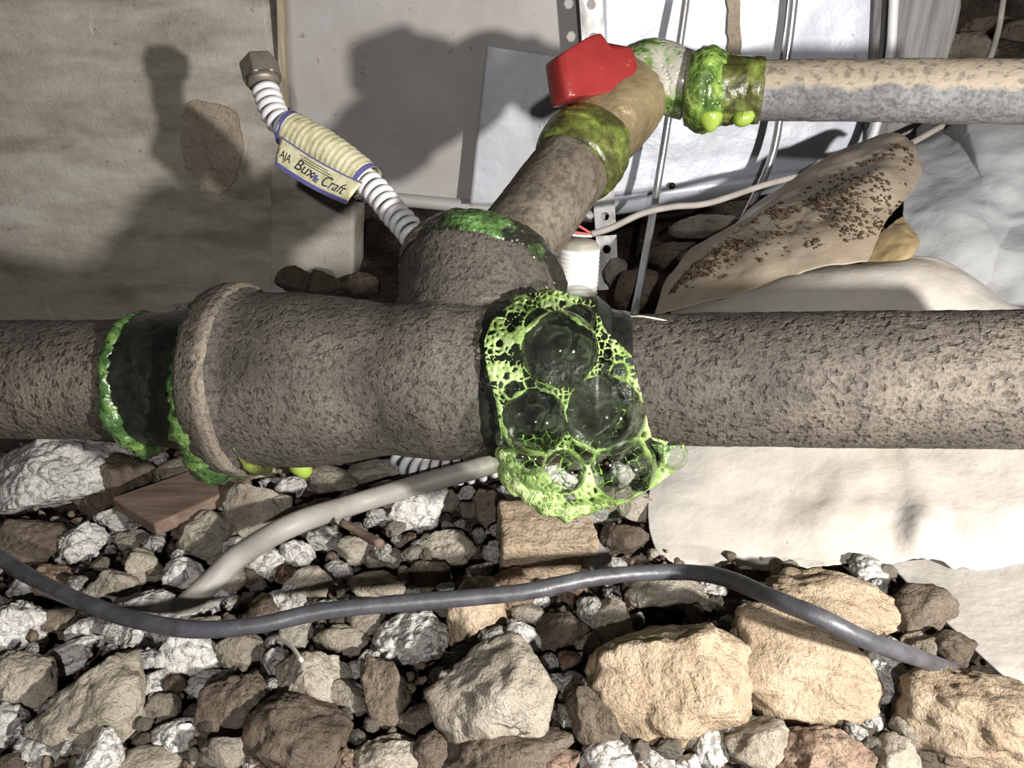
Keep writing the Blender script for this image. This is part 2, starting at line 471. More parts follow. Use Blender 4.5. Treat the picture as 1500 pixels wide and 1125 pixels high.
MAT['cells_dark'] = m_cells('dark_green_froth_cells', 190, (0.34, 0.50, 0.14), (0.10, 0.18, 0.04), (0.012, 0.02, 0.006))
MAT['cells_lime'] = m_cells('lime_froth_cells', 330, (0.80, 0.98, 0.50), (0.52, 0.80, 0.14), (0.26, 0.42, 0.05))
MAT['film'] = m_film('soap_film')
MAT['concrete'] = m_concrete()
MAT['mortar'] = m_rock('tan_mortar', (0.44, 0.36, 0.27), (0.55, 0.465, 0.365), (0.63, 0.55, 0.45), 0.2)
MAT['sheet_grey'] = m_sheetmetal('soiled_grey_sheet', (0.50, 0.505, 0.535), (0.42, 0.37, 0.32), 0.75, 0.5, 6)
MAT['sheet_blue'] = m_sheetmetal('pale_blue_sheet', (0.55, 0.58, 0.64), (0.42, 0.42, 0.43), 0.25, 0.45, 9)
MAT['panel_white'] = m_sheetmetal('white_enamel_panel', (0.62, 0.66, 0.74), (0.50, 0.50, 0.51), 0.10, 0.35, 6)
MAT['strap'] = m_sheetmetal('galvanised_strap', (0.50, 0.51, 0.52), (0.30, 0.28, 0.25), 0.3, 0.4, 20, 0.5)
MAT['steel_rod'] = m_plain('bare_steel_rod', (0.62, 0.62, 0.63), 0.28, 0.75, 300, 0.0001, 0.1)
MAT['old_board'] = None
t = NT('weathered_grey_board')
mp = t.mapping((1, 1, 0.06), (0, 0.06, 0))
c = t.ramp(t.noise(120, 5, 0.6, 0.2, vec=mp), [(0.3, (0.12, 0.11, 0.105)), (0.5, (0.21, 0.205, 0.20)), (0.7, (0.31, 0.31, 0.31))])
MAT['old_board'] = t.bsdf(c, 0.75, t.bump(t.noise(120, 4, vec=mp), 0.001), 0, 0.3)
t = NT('red_brown_wood')
mp = t.mapping((0.12, 1, 1), (0, 0, 0.35))
c = t.ramp(t.noise(160, 5, 0.6, 0.3, vec=mp), [(0.3, (0.09, 0.06, 0.045)), (0.55, (0.17, 0.12, 0.092)), (0.75, (0.23, 0.165, 0.13))])
MAT['wood'] = t.bsdf(c, 0.8, t.bump(t.noise(160, 4, vec=mp), 0.0007), 0, 0.25)
t = NT('pale_batten_wood')
mp = t.mapping((1, 1, 0.1))
c = t.ramp(t.noise(150, 5, 0.6, vec=mp), [(0.3, (0.30, 0.25, 0.16)), (0.7, (0.55, 0.50, 0.38))])
MAT['batten'] = t.bsdf(c, 0.75, t.bump(t.noise(150, 4, vec=mp), 0.0006), 0, 0.25)
MAT['soil'] = m_rock('dark_soil', (0.035, 0.028, 0.021), (0.075, 0.06, 0.047), (0.12, 0.10, 0.08), 0.6)
MAT['rock_tan'] = m_rock('tan_clay_rock', (0.30, 0.225, 0.15), (0.44, 0.345, 0.245), (0.53, 0.43, 0.32))
MAT['rock_grey'] = m_rock('grey_beige_rock', (0.21, 0.18, 0.14), (0.36, 0.32, 0.262), (0.48, 0.44, 0.375))
MAT['rock_white'] = m_rock('white_crumbly_mortar', (0.44, 0.42, 0.385), (0.64, 0.62, 0.59), (0.80, 0.785, 0.76), 1.0)
MAT['rock_brown'] = m_rock('dark_brown_clod', (0.095, 0.075, 0.055), (0.165, 0.13, 0.10), (0.24, 0.20, 0.155), 0.3)
MAT['rock_red'] = m_rock('reddish_clod', (0.17, 0.115, 0.08), (0.29, 0.205, 0.15), (0.40, 0.30, 0.225), 0.7)
MAT['black_rubber'] = m_plain('black_cable_jacket', (0.062, 0.062, 0.072), 0.42, 0, 160, 0.0005, 0.35, 120, 0.5)
MAT['grey_pvc'] = m_plain('grey_conduit_plastic', (0.30, 0.285, 0.26), 0.5, 0, 220, 0.0003, 0.14, 60)
MAT['wire_grey'] = m_plain('dusty_grey_wire', (0.40, 0.37, 0.34), 0.6, 0, None, 0, 0.15, 90)
MAT['wire_red'] = m_plain('pink_red_wire', (0.55, 0.13, 0.12), 0.5, 0, None, 0, 0.1)
MAT['hose_white'] = m_plain('white_hose_plastic', (0.78, 0.78, 0.80), 0.35, 0, 260, 0.0002, 0.08, 60)
MAT['hose_core'] = m_plain('dark_hose_core', (0.05, 0.05, 0.055), 0.5, 0)
MAT['nut'] = m_plain('dull_steel_nut', (0.27, 0.24, 0.20), 0.45, 0.45, 300, 0.0003, 0.25, 90)
t = NT('cream_paper_tag')
c = t.ramp(t.noise(130, 6, 0.6), [(0.3, (0.50, 0.47, 0.26)), (0.5, (0.70, 0.67, 0.43)), (0.7, (0.82, 0.80, 0.62))])
MAT['paper'] = t.bsdf(c, 0.65, t.bump(t.noise(220, 4), 0.0006), 0, 0.3)
MAT['blue_ink'] = m_plain('violet_blue_print', (0.14, 0.13, 0.36), 0.6)
MAT['black_ink'] = m_plain('dark_print', (0.035, 0.03, 0.05), 0.7)
t = NT('red_enamel')
w = t.ramp(t.noise(85, 7, 0.65), [(0.63, 0.0), (0.70, 1.0)])
c = t.mix(w, t.ramp(t.noise(40), [(0.3, (0.22, 0.024, 0.024)), (0.7, (0.30, 0.034, 0.033))]), (0.24, 0.17, 0.11))
MAT['red'] = t.bsdf(c, t.ramp(w, [(0, 0.25), (1, 0.8)]), t.bump(t.noise(200, 4), 0.0003), 0, 0.5)
MAT['can_white'] = m_plain('white_can_plastic', (0.80, 0.78, 0.77), 0.45, 0, 150, 0.0002, 0.06)
MAT['can_lid'] = m_plain('dusty_tan_lid', (0.36, 0.33, 0.28), 0.8, 0, 180, 0.0006, 0.15)
MAT['plastic_tan'] = m_plastic('dusty_polythene', (0.60, 0.565, 0.52), (0.40, 0.325, 0.235), 0.35, 0.22)
MAT['plastic_dirty'] = m_plastic('earth_covered_polythene', (0.50, 0.43, 0.34), (0.27, 0.20, 0.13), 0.8, 0.12, 0.45)
MAT['plastic_amber'] = m_plastic('ochre_polythene_fold', (0.52, 0.40, 0.22), (0.36, 0.27, 0.15), 0.3, 0.35)
MAT['plastic_grey'] = m_plastic('clear_grey_polythene', (0.60, 0.61, 0.63), (0.50, 0.48, 0.45), 0.15, 0.35, 0.22)
MAT['crumbs'] = m_plain('brown_soil_crumbs', (0.085, 0.06, 0.04), 0.9, 0, None, 0, 0.3, 200, 0.1)
MAT['fibre'] = m_plain('pale_fibre', (0.50, 0.47, 0.40), 0.8)
MAT['brick'] = m_rock('tan_brick', (0.26, 0.20, 0.14), (0.38, 0.30, 0.215), (0.46, 0.37, 0.27))

# ------------------------------------------------------------------ setting: ground, walls
WY = 0.75
nx, ny = 190, 150
xs = np.linspace(-0.95, 1.05, nx); ys = np.linspace(0.05, 1.25, ny)
X, Y = np.meshgrid(xs, ys)
Pg = np.stack([X.ravel(), Y.ravel(), np.zeros(X.size)], 1)
Z = 0.010 * fbm(Pg * 14, 5, 3) - 0.008
Z += np.clip((Pg[:, 1] - 0.45) / 0.3, 0, 1) * 0.02
Z += np.clip((Pg[:, 1] - 0.80) / 0.3, 0, 1) ** 1.5 * 0.20
Z -= np.clip((Pg[:, 1] - 0.50) / 0.2, 0, 1) * np.clip((-0.19 - Pg[:, 0]) / 0.06, 0, 1) * 0.075
Pg[:, 2] = Z
Fg = [(i * nx + j, i * nx + j + 1, (i + 1) * nx + j + 1, (i + 1) * nx + j) for i in range(ny - 1) for j in range(nx - 1)]
floor = tag(add('floor', Pg, Fg, MAT['soil']), 'bare dark soil ground of the crawl space under the rubble', 'ground', kind='structure')

# far earth bank closing the crawl space
nx2, nz2 = 60, 30
Vb = []
for k in range(nz2):
    for j in range(nx2):
        x = -1.0 + 2.2 * j / (nx2 - 1); z = -0.02 + 0.75 * k / (nz2 - 1)
        Vb.append((x, 1.22, z))
Vb = np.array(Vb); Vb[:, 1] += 0.05 * fbm(Vb * 9, 5, 11)
Fb = [(i * nx2 + j, i * nx2 + j + 1, (i + 1) * nx2 + j + 1, (i + 1) * nx2 + j) for i in range(nz2 - 1) for j in range(nx2 - 1)]
tag(add('wall_back', Vb, Fb, MAT['soil']), 'dark earth bank at the far end of the crawl space', 'wall', kind='structure')

# left concrete wall: displaced front face with thickness
xr = wal(394, 60, WY)[0]
nxc, nzc = 150, 110
xs = np.linspace(-0.85, xr, nxc); zs = np.linspace(-0.12, 0.62, nzc)
X, Zc = np.meshgrid(xs, zs)
front = np.stack([X.ravel(), np.full(X.size, WY), Zc.ravel()], 1)
front[:, 1] += 0.0025 * fbm(front * np.array([9, 1, 22]), 5, 21)
step = np.clip((front[:, 2] - (0.222 + 0.02 * front[:, 0] + 0.002 * pn(front * 20, 5))) / 0.004, 0, 1)
front[:, 1] += 0.004 * step
back = front.copy(); back[:, 1] = WY + 0.07
Vc = np.concatenate([front, back]); N1 = len(front)
Fc = [(i * nxc + j, i * nxc + j + 1, (i + 1) * nxc + j + 1, (i + 1) * nxc + j) for i in range(nzc - 1) for j in range(nxc - 1)]
for i in range(nzc - 1):
    a = i * nxc + nxc - 1; Fc.append((a, a + N1, a + nxc + N1, a + nxc))
for j in range(nxc - 1):
    a = (nzc - 1) * nxc + j; Fc.append((a, a + 1, a + 1 + N1, a + N1))
wall_left = tag(add('wall_left', Vc, Fc, MAT['concrete']), 'weathered grey concrete foundation wall behind the hose', 'wall', kind='structure')
# ragged tan mortar patch on the wall
poly = [(262, 190), (268, 238), (289, 262), (290, 283), (312, 286), (334, 279), (347, 250), (356, 205), (345, 172), (318, 152), (288, 150), (268, 165)]
pp = spline([wal(x, y, WY - 0.0032) for x, y in poly + poly[:1]], 90)[:-1]
pp = pp + np.stack([fbm(pp * 90, 3, 4), np.zeros(len(pp)), fbm(pp * 90, 3, 9)], 1) * 0.0022
V, F = slab(pp, (0, 1, 0), 0.006)
tag(add('mortar_patch', V, F, MAT['mortar'], wall_left, smooth=False), 'rough tan mortar patch on the concrete')

# pale batten beside the concrete
zt = 0.50
V, F = slab([wal(403, -60, WY), wal(413, -60, WY), wal(419, 160, WY), wal(409, 160, WY)], (0, 1, 0), 0.012)
tag(bevel(add('wooden_batten', V, F, MAT['batten'], smooth=False), 0.0006), 'narrow pale wooden batten beside the dark gap in the wall', 'batten')

# grey metal sheet, blue sheet, white panel
def panel(name, pts, Yv, mat, label, cat, th=0.004, warp=0.002, n=40, seed=0):
    """pts: four image corners on plane Y=Yv: TL TR BR BL"""
    c = [wal(x, y, Yv) for x, y in pts]
    U, W = np.meshgrid(np.linspace(0, 1, n), np.linspace(0, 1, n)); U = U.ravel()[:, None]; W = W.ravel()[:, None]
    V = (c[0] * (1 - U) + c[1] * U) * (1 - W) + (c[3] * (1 - U) + c[2] * U) * W
    V[:, 1] += warp * fbm(V * 7, 3, seed)
    B = V + np.array([0, th, 0])
    k = n * n
    F = [(i * n + j, (i + 1) * n + j, (i + 1) * n + j + 1, i * n + j + 1) for i in range(n - 1) for j in range(n - 1)]
    F += [(a + k, d + k, c_ + k, b + k) for a, b, c_, d in F]
    rim = list(range(n)) + [i * n + n - 1 for i in range(1, n)] + [(n - 1) * n + j for j in range(n - 2, -1, -1)] + [i * n for i in range(n - 2, 0, -1)]
    for i, a in enumerate(rim):
        b = rim[(i + 1) % len(rim)]; F.append((a, b, b + k, a + k))
    o = add(name, np.concatenate([V, B]), F, mat)
    if label: tag(o, label, cat)
    return o
c4 = [(393, 215), (470, 225), (520, 290), (517, 480), (393, 480)]
V, F = slab([wal(x, y, WY + 0.0005) for x, y in c4], (0, 1, 0), 0.06)
tag(bevel(add('footing_block', V, F, MAT['concrete'], wall_left, smooth=False), 0.004), 'lower concrete block beside the dark opening')
sg = panel('metal_sheet', [(412, -80), (905, -80), (885, 312), (430, 288)], WY + 0.012, MAT['sheet_grey'],
           'soiled grey metal sheet between the concrete wall and the perforated strap', 'metal sheet', seed=2)
V, F = tube(spline([wal(530, 287, WY + 0.006), wal(600, 294, WY + 0.004), wal(720, 305, WY + 0.004), wal(885, 318, WY + 0.006)], 30), 0.0065, 12)
tag(add('rolled_edge', V, F, MAT['sheet_grey'], sg), 'rolled lower edge')
panel('metal_offcut', [(713, 64), (880, 92), (880, 304), (688, 300)], WY - 0.022, MAT['sheet_blue'],
      'clean pale blue metal offcut leaning on the soiled grey sheet', 'metal sheet', seed=5, warp=0.001)
wp = panel('enamel_panel', [(880, -80), (1296, -80), (1262, 240), (884, 290)], WY + 0.004, MAT['panel_white'],
           'glossy white enamel panel behind the upper pipe and steel rods', 'panel', seed=8, warp=0.003)
# lower lip of the panel bends back under
Gp = []
for s, (yy, dy) in enumerate([(0, 0.0), (14, 0.003), (30, 0.014), (44, 0.035)]):
    Gp.append([wal(884 + k * (1262 - 884) / 20, 290 - 50 * k / 20 + yy, WY + 0.004) + np.array([0, dy, 0]) for k in range(21)])
Gp = np.array(Gp); F = [(i * 21 + j, (i + 1) * 21 + j, (i + 1) * 21 + j + 1, i * 21 + j + 1) for i in range(3) for j in range(20)]
o = add('bent_lip', Gp.reshape(-1, 3), F, MAT['panel_white'], wp); m = o.modifiers.new('s', 'SOLIDIFY'); m.thickness = 0.003
pp = spline([wal(1063, -40, WY), wal(1066, 30, WY), wal(1069, 84, WY), wal(1086, 84, WY), wal(1085, 40, WY), wal(1082, -40, WY)], 40)
pp = pp + np.stack([fbm(pp * 120, 3, 4), np.zeros(len(pp)), pp[:, 0] * 0], 1) * 0.0012
V, F = slab(pp, (0, 1, 0), 0.003)
tag(add('mortar_streak', V, F, MAT['mortar'], wp, smooth=False), 'dried tan mortar streak')
V, F = tube([wal(985, 272, WY - 0.004), wal(985, 272, WY + 0.004)], 0.003, 10)
tag(add('screw_head', V, F, MAT['wet'], wp), 'dark screw head')

# weathered board and steel pipe at the right of the panel
pts = [(1284, -80), (1410, -80), (1409, 10), (1401, 50), (1386, 95), (1350, 200), (1290, 240), (1268, 240), (1276, 120)]
V, F = slab([wal(x, y, WY - 0.006) for x, y in pts], (0, 1, 0), 0.02)
tag(bevel(add('weathered_board', V, F, MAT['old_board'], smooth=False), 0.002), 'grey weathered board standing beside the white enamel panel', 'board')

def rod(name, pts, r, mat, label, cat='rod', n=24, seg=12):
    V, F = tube(spline(pts, n), r, seg)
    return tag(add(name, V, F, mat), label, cat)
rod('steel_rod', [wal(1009, -60, 0.725), wal(1005, 0, 0.722), wal(978, 180, 0.705), wal(955, 320, 0.68), at(928, 468, 0.60)], 0.0034, MAT['steel_rod'],
    'long thin bright steel rod running down past the grey wire')
rod('steel_rod', [wal(1166, -60, 0.735), wal(1163, 0, 0.733), wal(1152, 90, 0.73), wal(1132, 225, 0.72), wal(1086, 328, 0.70)], 0.0036, MAT['steel_rod'],
    'thin steel rod before the middle of the white panel, between two rods')
rod('steel_tube', [wal(1312, -60, 0.730), wal(1309, 10, 0.730), wal(1303, 90, 0.728), wal(1283, 185, 0.722), wal(1262, 235, 0.72)], 0.0040, MAT['hose_white'],
    'bright white tube standing in front of the weathered grey board', 'tube')

# perforated strap with real holes
def strap(p0, p1, width, pitch, hole, mat):
    p0 = np.array(p0); p1 = np.array(p1); L = np.linalg.norm(p1 - p0); d = (p1 - p0) / L
    n = int(L / pitch); s = np.cross(d, [0, -1, 0]); s /= np.linalg.norm(s)
    V = []; F = []
    for i in range(n):
        c = p0 + d * pitch * (i + 0.5); b = len(V); h = pitch / 2; w = width / 2
        sq = [(-w, -h), (0, -h), (w, -h), (w, 0), (w, h), (0, h), (-w, h), (-w, 0)]
        for x, y in sq: V.append(c + s * x + d * y)
        for k, (x, y) in enumerate(sq):
            a = math.atan2(y, x); V.append(c + s * math.cos(a) * hole + d * math.sin(a) * hole)
        for k in range(8):
            l = (k + 1) % 8; F.append((b + k, b + l, b + 8 + l, b + 8 + k))
    return np.array(V), F
V, F = strap(wal(861, -70, 0.715), wal(888, 345, 0.715), 0.0195, 0.0255, 0.0042, MAT['strap'])
V2, F2 = strap(wal(888, 345, 0.715), wal(892, 440, 0.700), 0.0195, 0.0255, 0.0042, MAT['strap'])
V, F = join([(V, F), (V2, F2)])
bm = bmesh.new(); me = bpy.data.meshes.new('t'); me.from_pydata(V.tolist(), [], [list(f) for f in F]); bm.from_mesh(me)
bmesh.ops.remove_doubles(bm, verts=bm.verts, dist=0.0006); bm.verts.ensure_lookup_table()
for i, v in enumerate(bm.verts): v.index = i
V = np.array([v.co[:] for v in bm.verts]); F = [tuple(v.index for v in f.verts) for f in bm.faces]; bm.free()
o = tag(add('perforated_strap', V, F, MAT['strap'], smooth=False), 'galvanised perforated metal strap hanging behind the red valve handle', 'strap')
m = o.modifiers.new('s', 'SOLIDIFY'); m.thickness = 0.0016

# ------------------------------------------------------------------ main pipe run
def dpx(px):
    s = px / 1500.0; return 1.0 / ((1 - s) / 0.394 + s / 0.331)
def ax(px): return at(px, 556, dpx(px))

def rough_fn(amp, sc, seed, amp2=0.0, sc2=1):
    def f(P, D):
        r = amp * fbm(P * sc, 4, seed)
        if amp2: r = r + amp2 * fbm(P * sc2, 3, seed + 5)
        return r
    return f

pipe_run = thing('gas_pipe', 'thick rusty iron gas pipe entering the tee from the left', 'pipe', ax(100) - np.array([0, 0, 0.03]))
V, F = lathe(ax(-170), ax(345), [(0, 0.0300), (1, 0.0302)], 72, 130, rough_fn(0.0003, 45, 31, 0.00015, 190))
add('pipe_length', V, F, MAT['iron_pipe'], pipe_run)
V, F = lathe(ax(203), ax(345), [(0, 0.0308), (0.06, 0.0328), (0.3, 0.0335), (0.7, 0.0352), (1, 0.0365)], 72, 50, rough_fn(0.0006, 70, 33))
tag(add('wet_shaded_nipple', V, F, MAT['wet'], pipe_run), 'wet nipple blackened for the lip shadow between the green rings')  # near-black colour paints in the shadow the tee lip casts here

pipe_r = thing('gas_pipe', 'thick rusty iron gas pipe leaving the foam to the right', 'pipe', ax(1250) - np.array([0, 0, 0.03]))
V, F = lathe(ax(845), ax(1680), [(0, 0.0300), (1, 0.0300)], 80, 180, rough_fn(0.0003, 45, 41, 0.00022, 260))
add('pipe_length', V, F, MAT['iron_pipe'], pipe_r)
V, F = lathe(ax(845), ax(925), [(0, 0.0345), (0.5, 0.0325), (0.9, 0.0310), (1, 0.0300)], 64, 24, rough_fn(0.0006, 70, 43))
tag(add('black_thread', V, F, MAT['wet'], pipe_r), 'black thread beside the foam')  # near-black sleeve where the pipe meets the foam

# cast tee
hubdir = cv(0.24, 0.79, 0.56); hubdir /= np.linalg.norm(hubdir)
o0 = ax(655)
body = lathe(ax(322), ax(895), [(0, 0.030), (0.002, 0.0432), (0.015, 0.0455), (0.045, 0.0470), (0.072, 0.0470), (0.092, 0.0446), (0.11, 0.0424), (0.14, 0.0420), (0.24, 0.0418), (0.34, 0.0395), (0.44, 0.0360), (0.60, 0.0338), (0.74, 0.0345), (0.80, 0.0368), (0.93, 0.0368), (0.97, 0.0350), (1.0, 0.030)], 96)
hub = lathe(o0, o0 + hubdir * 0.071, [(0, 0.030), (0.35, 0.0345), (0.62, 0.0385), (0.74, 0.0415), (0.80, 0.0428), (0.93, 0.0426), (0.985, 0.040), (1.0, 0.034)], 96)
bulge = lathe(ax(470), ax(840), [(0, 0.02), (0.2, 0.034), (0.5, 0.0385), (0.8, 0.034), (1, 0.02)], 64)
co, fs = remeshed([body, hub, bulge], 0.0010, 6, lambda P: 0.0005 * fbm(P * 32, 3, 51) + 0.00018 * fbm(P * 240, 3, 57))
tee = thing('pipe_tee', 'big pitted cast iron tee fitting in the middle of the gas pipe', 'pipe fitting', o0 - np.array([0, 0, 0.045]))
add('tee_body', co, fs, MAT['iron'], tee)

def ring(px0, rad, tube_r, seed, lump=0.35, ncirc=160, seg=18, thick=None, axis=None, centre=None, start=0, end=2 * math.pi):
    c = ax(px0) if centre is None else centre
    T = (ax(px0 + 50) - ax(px0 - 50)) if axis is None else axis
    T = T / np.linalg.norm(T)
    a = np.cross(T, [0, 0, 1.0]); a /= np.linalg.norm(a); b = np.cross(a, T)
    th = np.linspace(start, end, ncirc, endpoint=False)
    P = c + (np.cos(th)[:, None] * a + np.sin(th)[:, None] * b) * rad
    r = np.full(ncirc, tube_r) * (1 + lump * fbm(P * 110, 3, seed))
    if thick is not None: r = r * thick(P - c)
    return tube(P, r, seg, True, fn=lambda Q, D: tube_r * 0.28 * fbm(Q * 420, 3, seed + 3))
V, F = lathe(ax(343), ax(372), [(0, 0.0445), (0.15, 0.0466), (0.5, 0.0477), (0.85, 0.0472), (1, 0.0440)], 96, 16, rough_fn(0.0005, 90, 47))
MAT['ridge'] = m_iron('dusty_ridge_iron', (0.12, 0.10, 0.08), (0.22, 0.19, 0.155), (0.33, 0.29, 0.245), 620, 0.001)
tag(add('hub_bead', V, F, MAT['ridge'], tee), 'paler dusty bead around the left lip')
low = lambda d: 1.0 + 0.55 * np.clip(-d[:, 2] / 0.03, -0.6, 1)
V, F = ring(328, 0.0392, 0.0060, 61, 0.3, thick=low)
tag(add('foam_ring', V, F, MAT['green'], tee), 'green foam ring on the left lip')
V, F = ring(384, 0.0412, 0.0026, 62, 0.5, centre=ax(384) + np.array([0, 0, -0.0028]), thick=lambda d: np.clip(0.01 + 1.2 * np.clip((-d[:, 2] - 0.018) / 0.015, 0, 1), 0, 2))
tag(add('foam_ring', V, F, MAT['green_smear'], tee), 'greenish smear under the left lip')
V, F = ring(214, 0.0308, 0.0046, 63, 0.4, thick=low)
tag(add('foam_ring', V, F, MAT['green'], pipe_run), 'green foam ring at the end of the dry pipe')
def wetfn(P, D):
    return 0.0004 * fbm(P * 70, 3, 44)
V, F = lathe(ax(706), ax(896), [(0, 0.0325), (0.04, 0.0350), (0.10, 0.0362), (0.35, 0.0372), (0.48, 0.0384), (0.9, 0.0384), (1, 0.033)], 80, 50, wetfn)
tag(add('wet_shaded_hub', V, F, MAT['wet'], tee), 'wet right hub under the foam, blackened for the foam shadow')  # wet under the bubbles; its black also paints their shadow further left
# green foam and wet film on the branch hub
rimc = o0 + hubdir * 0.071
V, F = lathe(o0 + hubdir * 0.0545, o0 + hubdir * 0.074, [(0, 0.0405), (0.1, 0.0432), (0.6, 0.0445), (0.9, 0.0425), (1, 0.033)], 110, 24, rough_fn(0.0010, 100, 71, 0.0005, 420))
tn = NT('wet_hub_film')
fac = tn.noise(58, 6, 0.6, 0.5)
xx = tn.n('ShaderNodeSeparateXYZ'); tn.l(tn.coord(), xx.inputs[0])
fx = tn.math('ADD', fac, tn.math('MULTIPLY', tn.math('ABSOLUTE', tn.math('SUBTRACT', xx.outputs[0], 0.001)), -11.0))
colr = tn.ramp(fx, [(0.28, (0.022, 0.022, 0.016)), (0.38, (0.05, 0.085, 0.03)), (0.50, (0.10, 0.20, 0.06)), (0.62, (0.20, 0.36, 0.13))])
nb = tn.bump(tn.voro(420), 0.0008, 1.0, tn.bump(tn.noise(120, 5), 0.0014))
MAT['hub_film'] = tn.bsdf(colr, 0.25, nb, 0, 0.5, Coat_Weight=0.4, Coat_Roughness=0.1)
tag(add('foam_collar', V, F, MAT['hub_film'], tee), 'dark wet collar with green foam on the branch opening')
# lime drip under the left lip
V, F = tube(spline([ax(428) + np.array([0, -0.006, -0.040]), ax(430) + np.array([0, -0.008, -0.0435]), ax(432) + np.array([0.001, -0.009, -0.047]), ax(431) + np.array([0.001, -0.009, -0.0505])], 14),
            np.interp(np.linspace(0, 1, 14), [0, 0.35, 0.7, 1], [0.0058, 0.0056, 0.0042, 0.0012]), 14)
tag(add('foam_drip', V, F, MAT['lime'], tee), 'bright lime drip hanging from the left lip')

# ------------------------------------------------------------------ branch pipe, valve, upper pipe
b0 = o0 + hubdir * 0.055
b1 = at(858, 217, 0.452)
branch = thing('branch_pipe', 'short brown iron branch pipe rising from the tee to the valve', 'pipe', b0)
V, F = lathe(b0, b1, [(0, 0.0222), (1, 0.0228)], 64, 90, rough_fn(0.0004, 50, 81, 0.00015, 220))
add('pipe_length', V, F, MAT['iron_branch'], branch)
bd = (b1 - b0) / np.linalg.norm(b1 - b0)
V, F = lathe(b1 - bd * 0.020, b1 + bd * 0.010, [(0, 0.0230), (0.10, 0.0250), (0.3, 0.0262), (0.55, 0.0272), (0.8, 0.0268), (1, 0.024)], 80, 40,
             lambda P, D: 0.0008 * fbm(P * 60, 3, 83) + 0.0003 * np.sin(np.dot(P - b1, bd) * 900 + 2 * pn(P * 60, 3)))
tag(add('sealant_collar', V, F, MAT['green_smear'], branch), 'smeared olive and lime sealant around the joint')

vb0 = b1 + bd * 0.010
vb1 = at(938, 122, 0.474)
vd = (vb1 - vb0) / np.linalg.norm(vb1 - vb0)
valve = thing('gas_valve', 'brass gas valve with red wing handle above the branch pipe', 'valve', vb0)
e1 = at(1012, 126, 0.472)
vbody = lathe(vb0, vb1, [(0, 0.0235), (0.25, 0.0252), (0.5, 0.0255), (0.75, 0.0245), (1, 0.020)], 72)
hc = at(868, 102, 0.443)           # handle centre
hn = cv(-0.24, 0.95, -0.14); hn /= np.linalg.norm(hn)
sb = (vb0 + vb1) / 2
stem = lathe(sb, hc - hn * 0.006, [(0, 0.0165), (0.6, 0.0120), (1, 0.0085)], 48)
co, fs = remeshed([vbody, stem], 0.0011, 8, lambda P: 0.0005 * fbm(P * 60, 4, 91) + 0.0002 * fbm(P * 260, 2, 92))
add('valve_body', co, fs, MAT['brass'], valve)
stem2 = lathe(hc - hn * 0.014, hc + hn * 0.004, [(0, 0.0088), (0.6, 0.0080), (1, 0.0060)], 32)
add('stem_collar', *stem2, MAT['brass'], valve)

# wing handle : bow-tie outline extruded along the stem
hu = cv(0.80, 0.08, 0.50); hu = hu - hn * np.dot(hu, hn); hu /= np.linalg.norm(hu); hv = np.cross(hn, hu)
out = []
half = [(0.0050, -0.0098), (0.0110, -0.0106), (0.0180, -0.0122), (0.0250, -0.0120), (0.0290, -0.0085), (0.0300, -0.0010), (0.0290, 0.0060), (0.0250, 0.0092), (0.0185, 0.0092), (0.0125, 0.0084), (0.0065, 0.0086)]
out = half + [(-x, -y) for x, y in half]
def wing(outline, h0, h1fn, scale=1.0):
    n = len(outline)
    bot = [hc + hu * x * scale + hv * y * scale + hn * h0 for x, y in outline]
    top = [hc + hu * x * scale * 0.93 + hv * y * scale * 0.90 + hn * h1fn(x) for x, y in outline]
    V = np.array(bot + top); F = [tuple(range(n - 1, -1, -1))]
    # top as fan around spine to allow the sloped ridge
    c = len(V); V = np.concatenate([V, [hc + hn * h1fn(0)]])
    for i in range(n):
        j = (i + 1) % n; F.append((i, j, j + n, i + n)); F.append((i + n, j + n, c))
    return V, F
V, F = wing(out, -0.0160, lambda x: (0.0175 - 0.34 * max(0.0, -x)) if x < 0.0058 else 0.0072)
hd = bevel(add('wing_handle', V, F, MAT['red'], valve, smooth=True), 0.0016, 3)
# elbow to the right, coupling and green sleeve
elb = thing('pipe_elbow', 'iron elbow and coupling smeared with green sealant right of the valve', 'pipe fitting', vb1)
path = spline([vb1 - vd * 0.010, vb1 + cv(0.001, 0.004, 0.002), at(965, 110, 0.476), at(990, 120, 0.473), e1], 40)
co, fs = remeshed([tube(path, np.interp(np.linspace(0, 1, 40), [0, 0.4, 1], [0.0225, 0.0208, 0.0198]), 48)], 0.0011, 6, lambda P: 0.0006 * fbm(P * 70, 4, 95))
add('elbow_body', co, fs, MAT['elbow'], elb)
def upx(px): return at(px, 132 + (px - 1100) * 0.0065, 0.462 + (0.425 - 0.462) * (px - 1050) / 450.0)
V, F = lathe(upx(1002), upx(1062), [(0, 0.0150), (0.06, 0.0195), (0.2, 0.0222), (0.38, 0.0250), (0.6, 0.0254), (0.8, 0.0225), (1, 0.0195)], 72, 30, rough_fn(0.0011, 90, 97, 0.0004, 300))
tag(add('coupling_bead', V, F, MAT['green_bright'], elb), 'green coated bulging coupling')
V, F = lathe(upx(1050), upx(1116), [(0, 0.0205), (0.5, 0.0192), (0.9, 0.0190), (1, 0.0180)], 72, 30, rough_fn(0.0009, 110, 98, 0.0004, 300))
tag(add('sealant_sleeve', V, F, MAT['green_smear'], elb), 'olive green sealant sleeve')
cb = upx(1034)
V, F = tube(spline([cb + cv(0, -0.019, -0.010), cb + cv(0.0, -0.0245, -0.010), cb + cv(-0.0005, -0.0285, -0.009)], 10), np.array([0.0075, 0.0074, 0.0070, 0.0064, 0.0056, 0.0048, 0.004, 0.0032, 0.0022, 0.0010]), 14)
tag(add('foam_drip', V, F, MAT['lime'], elb), 'lime drip below the coupling')
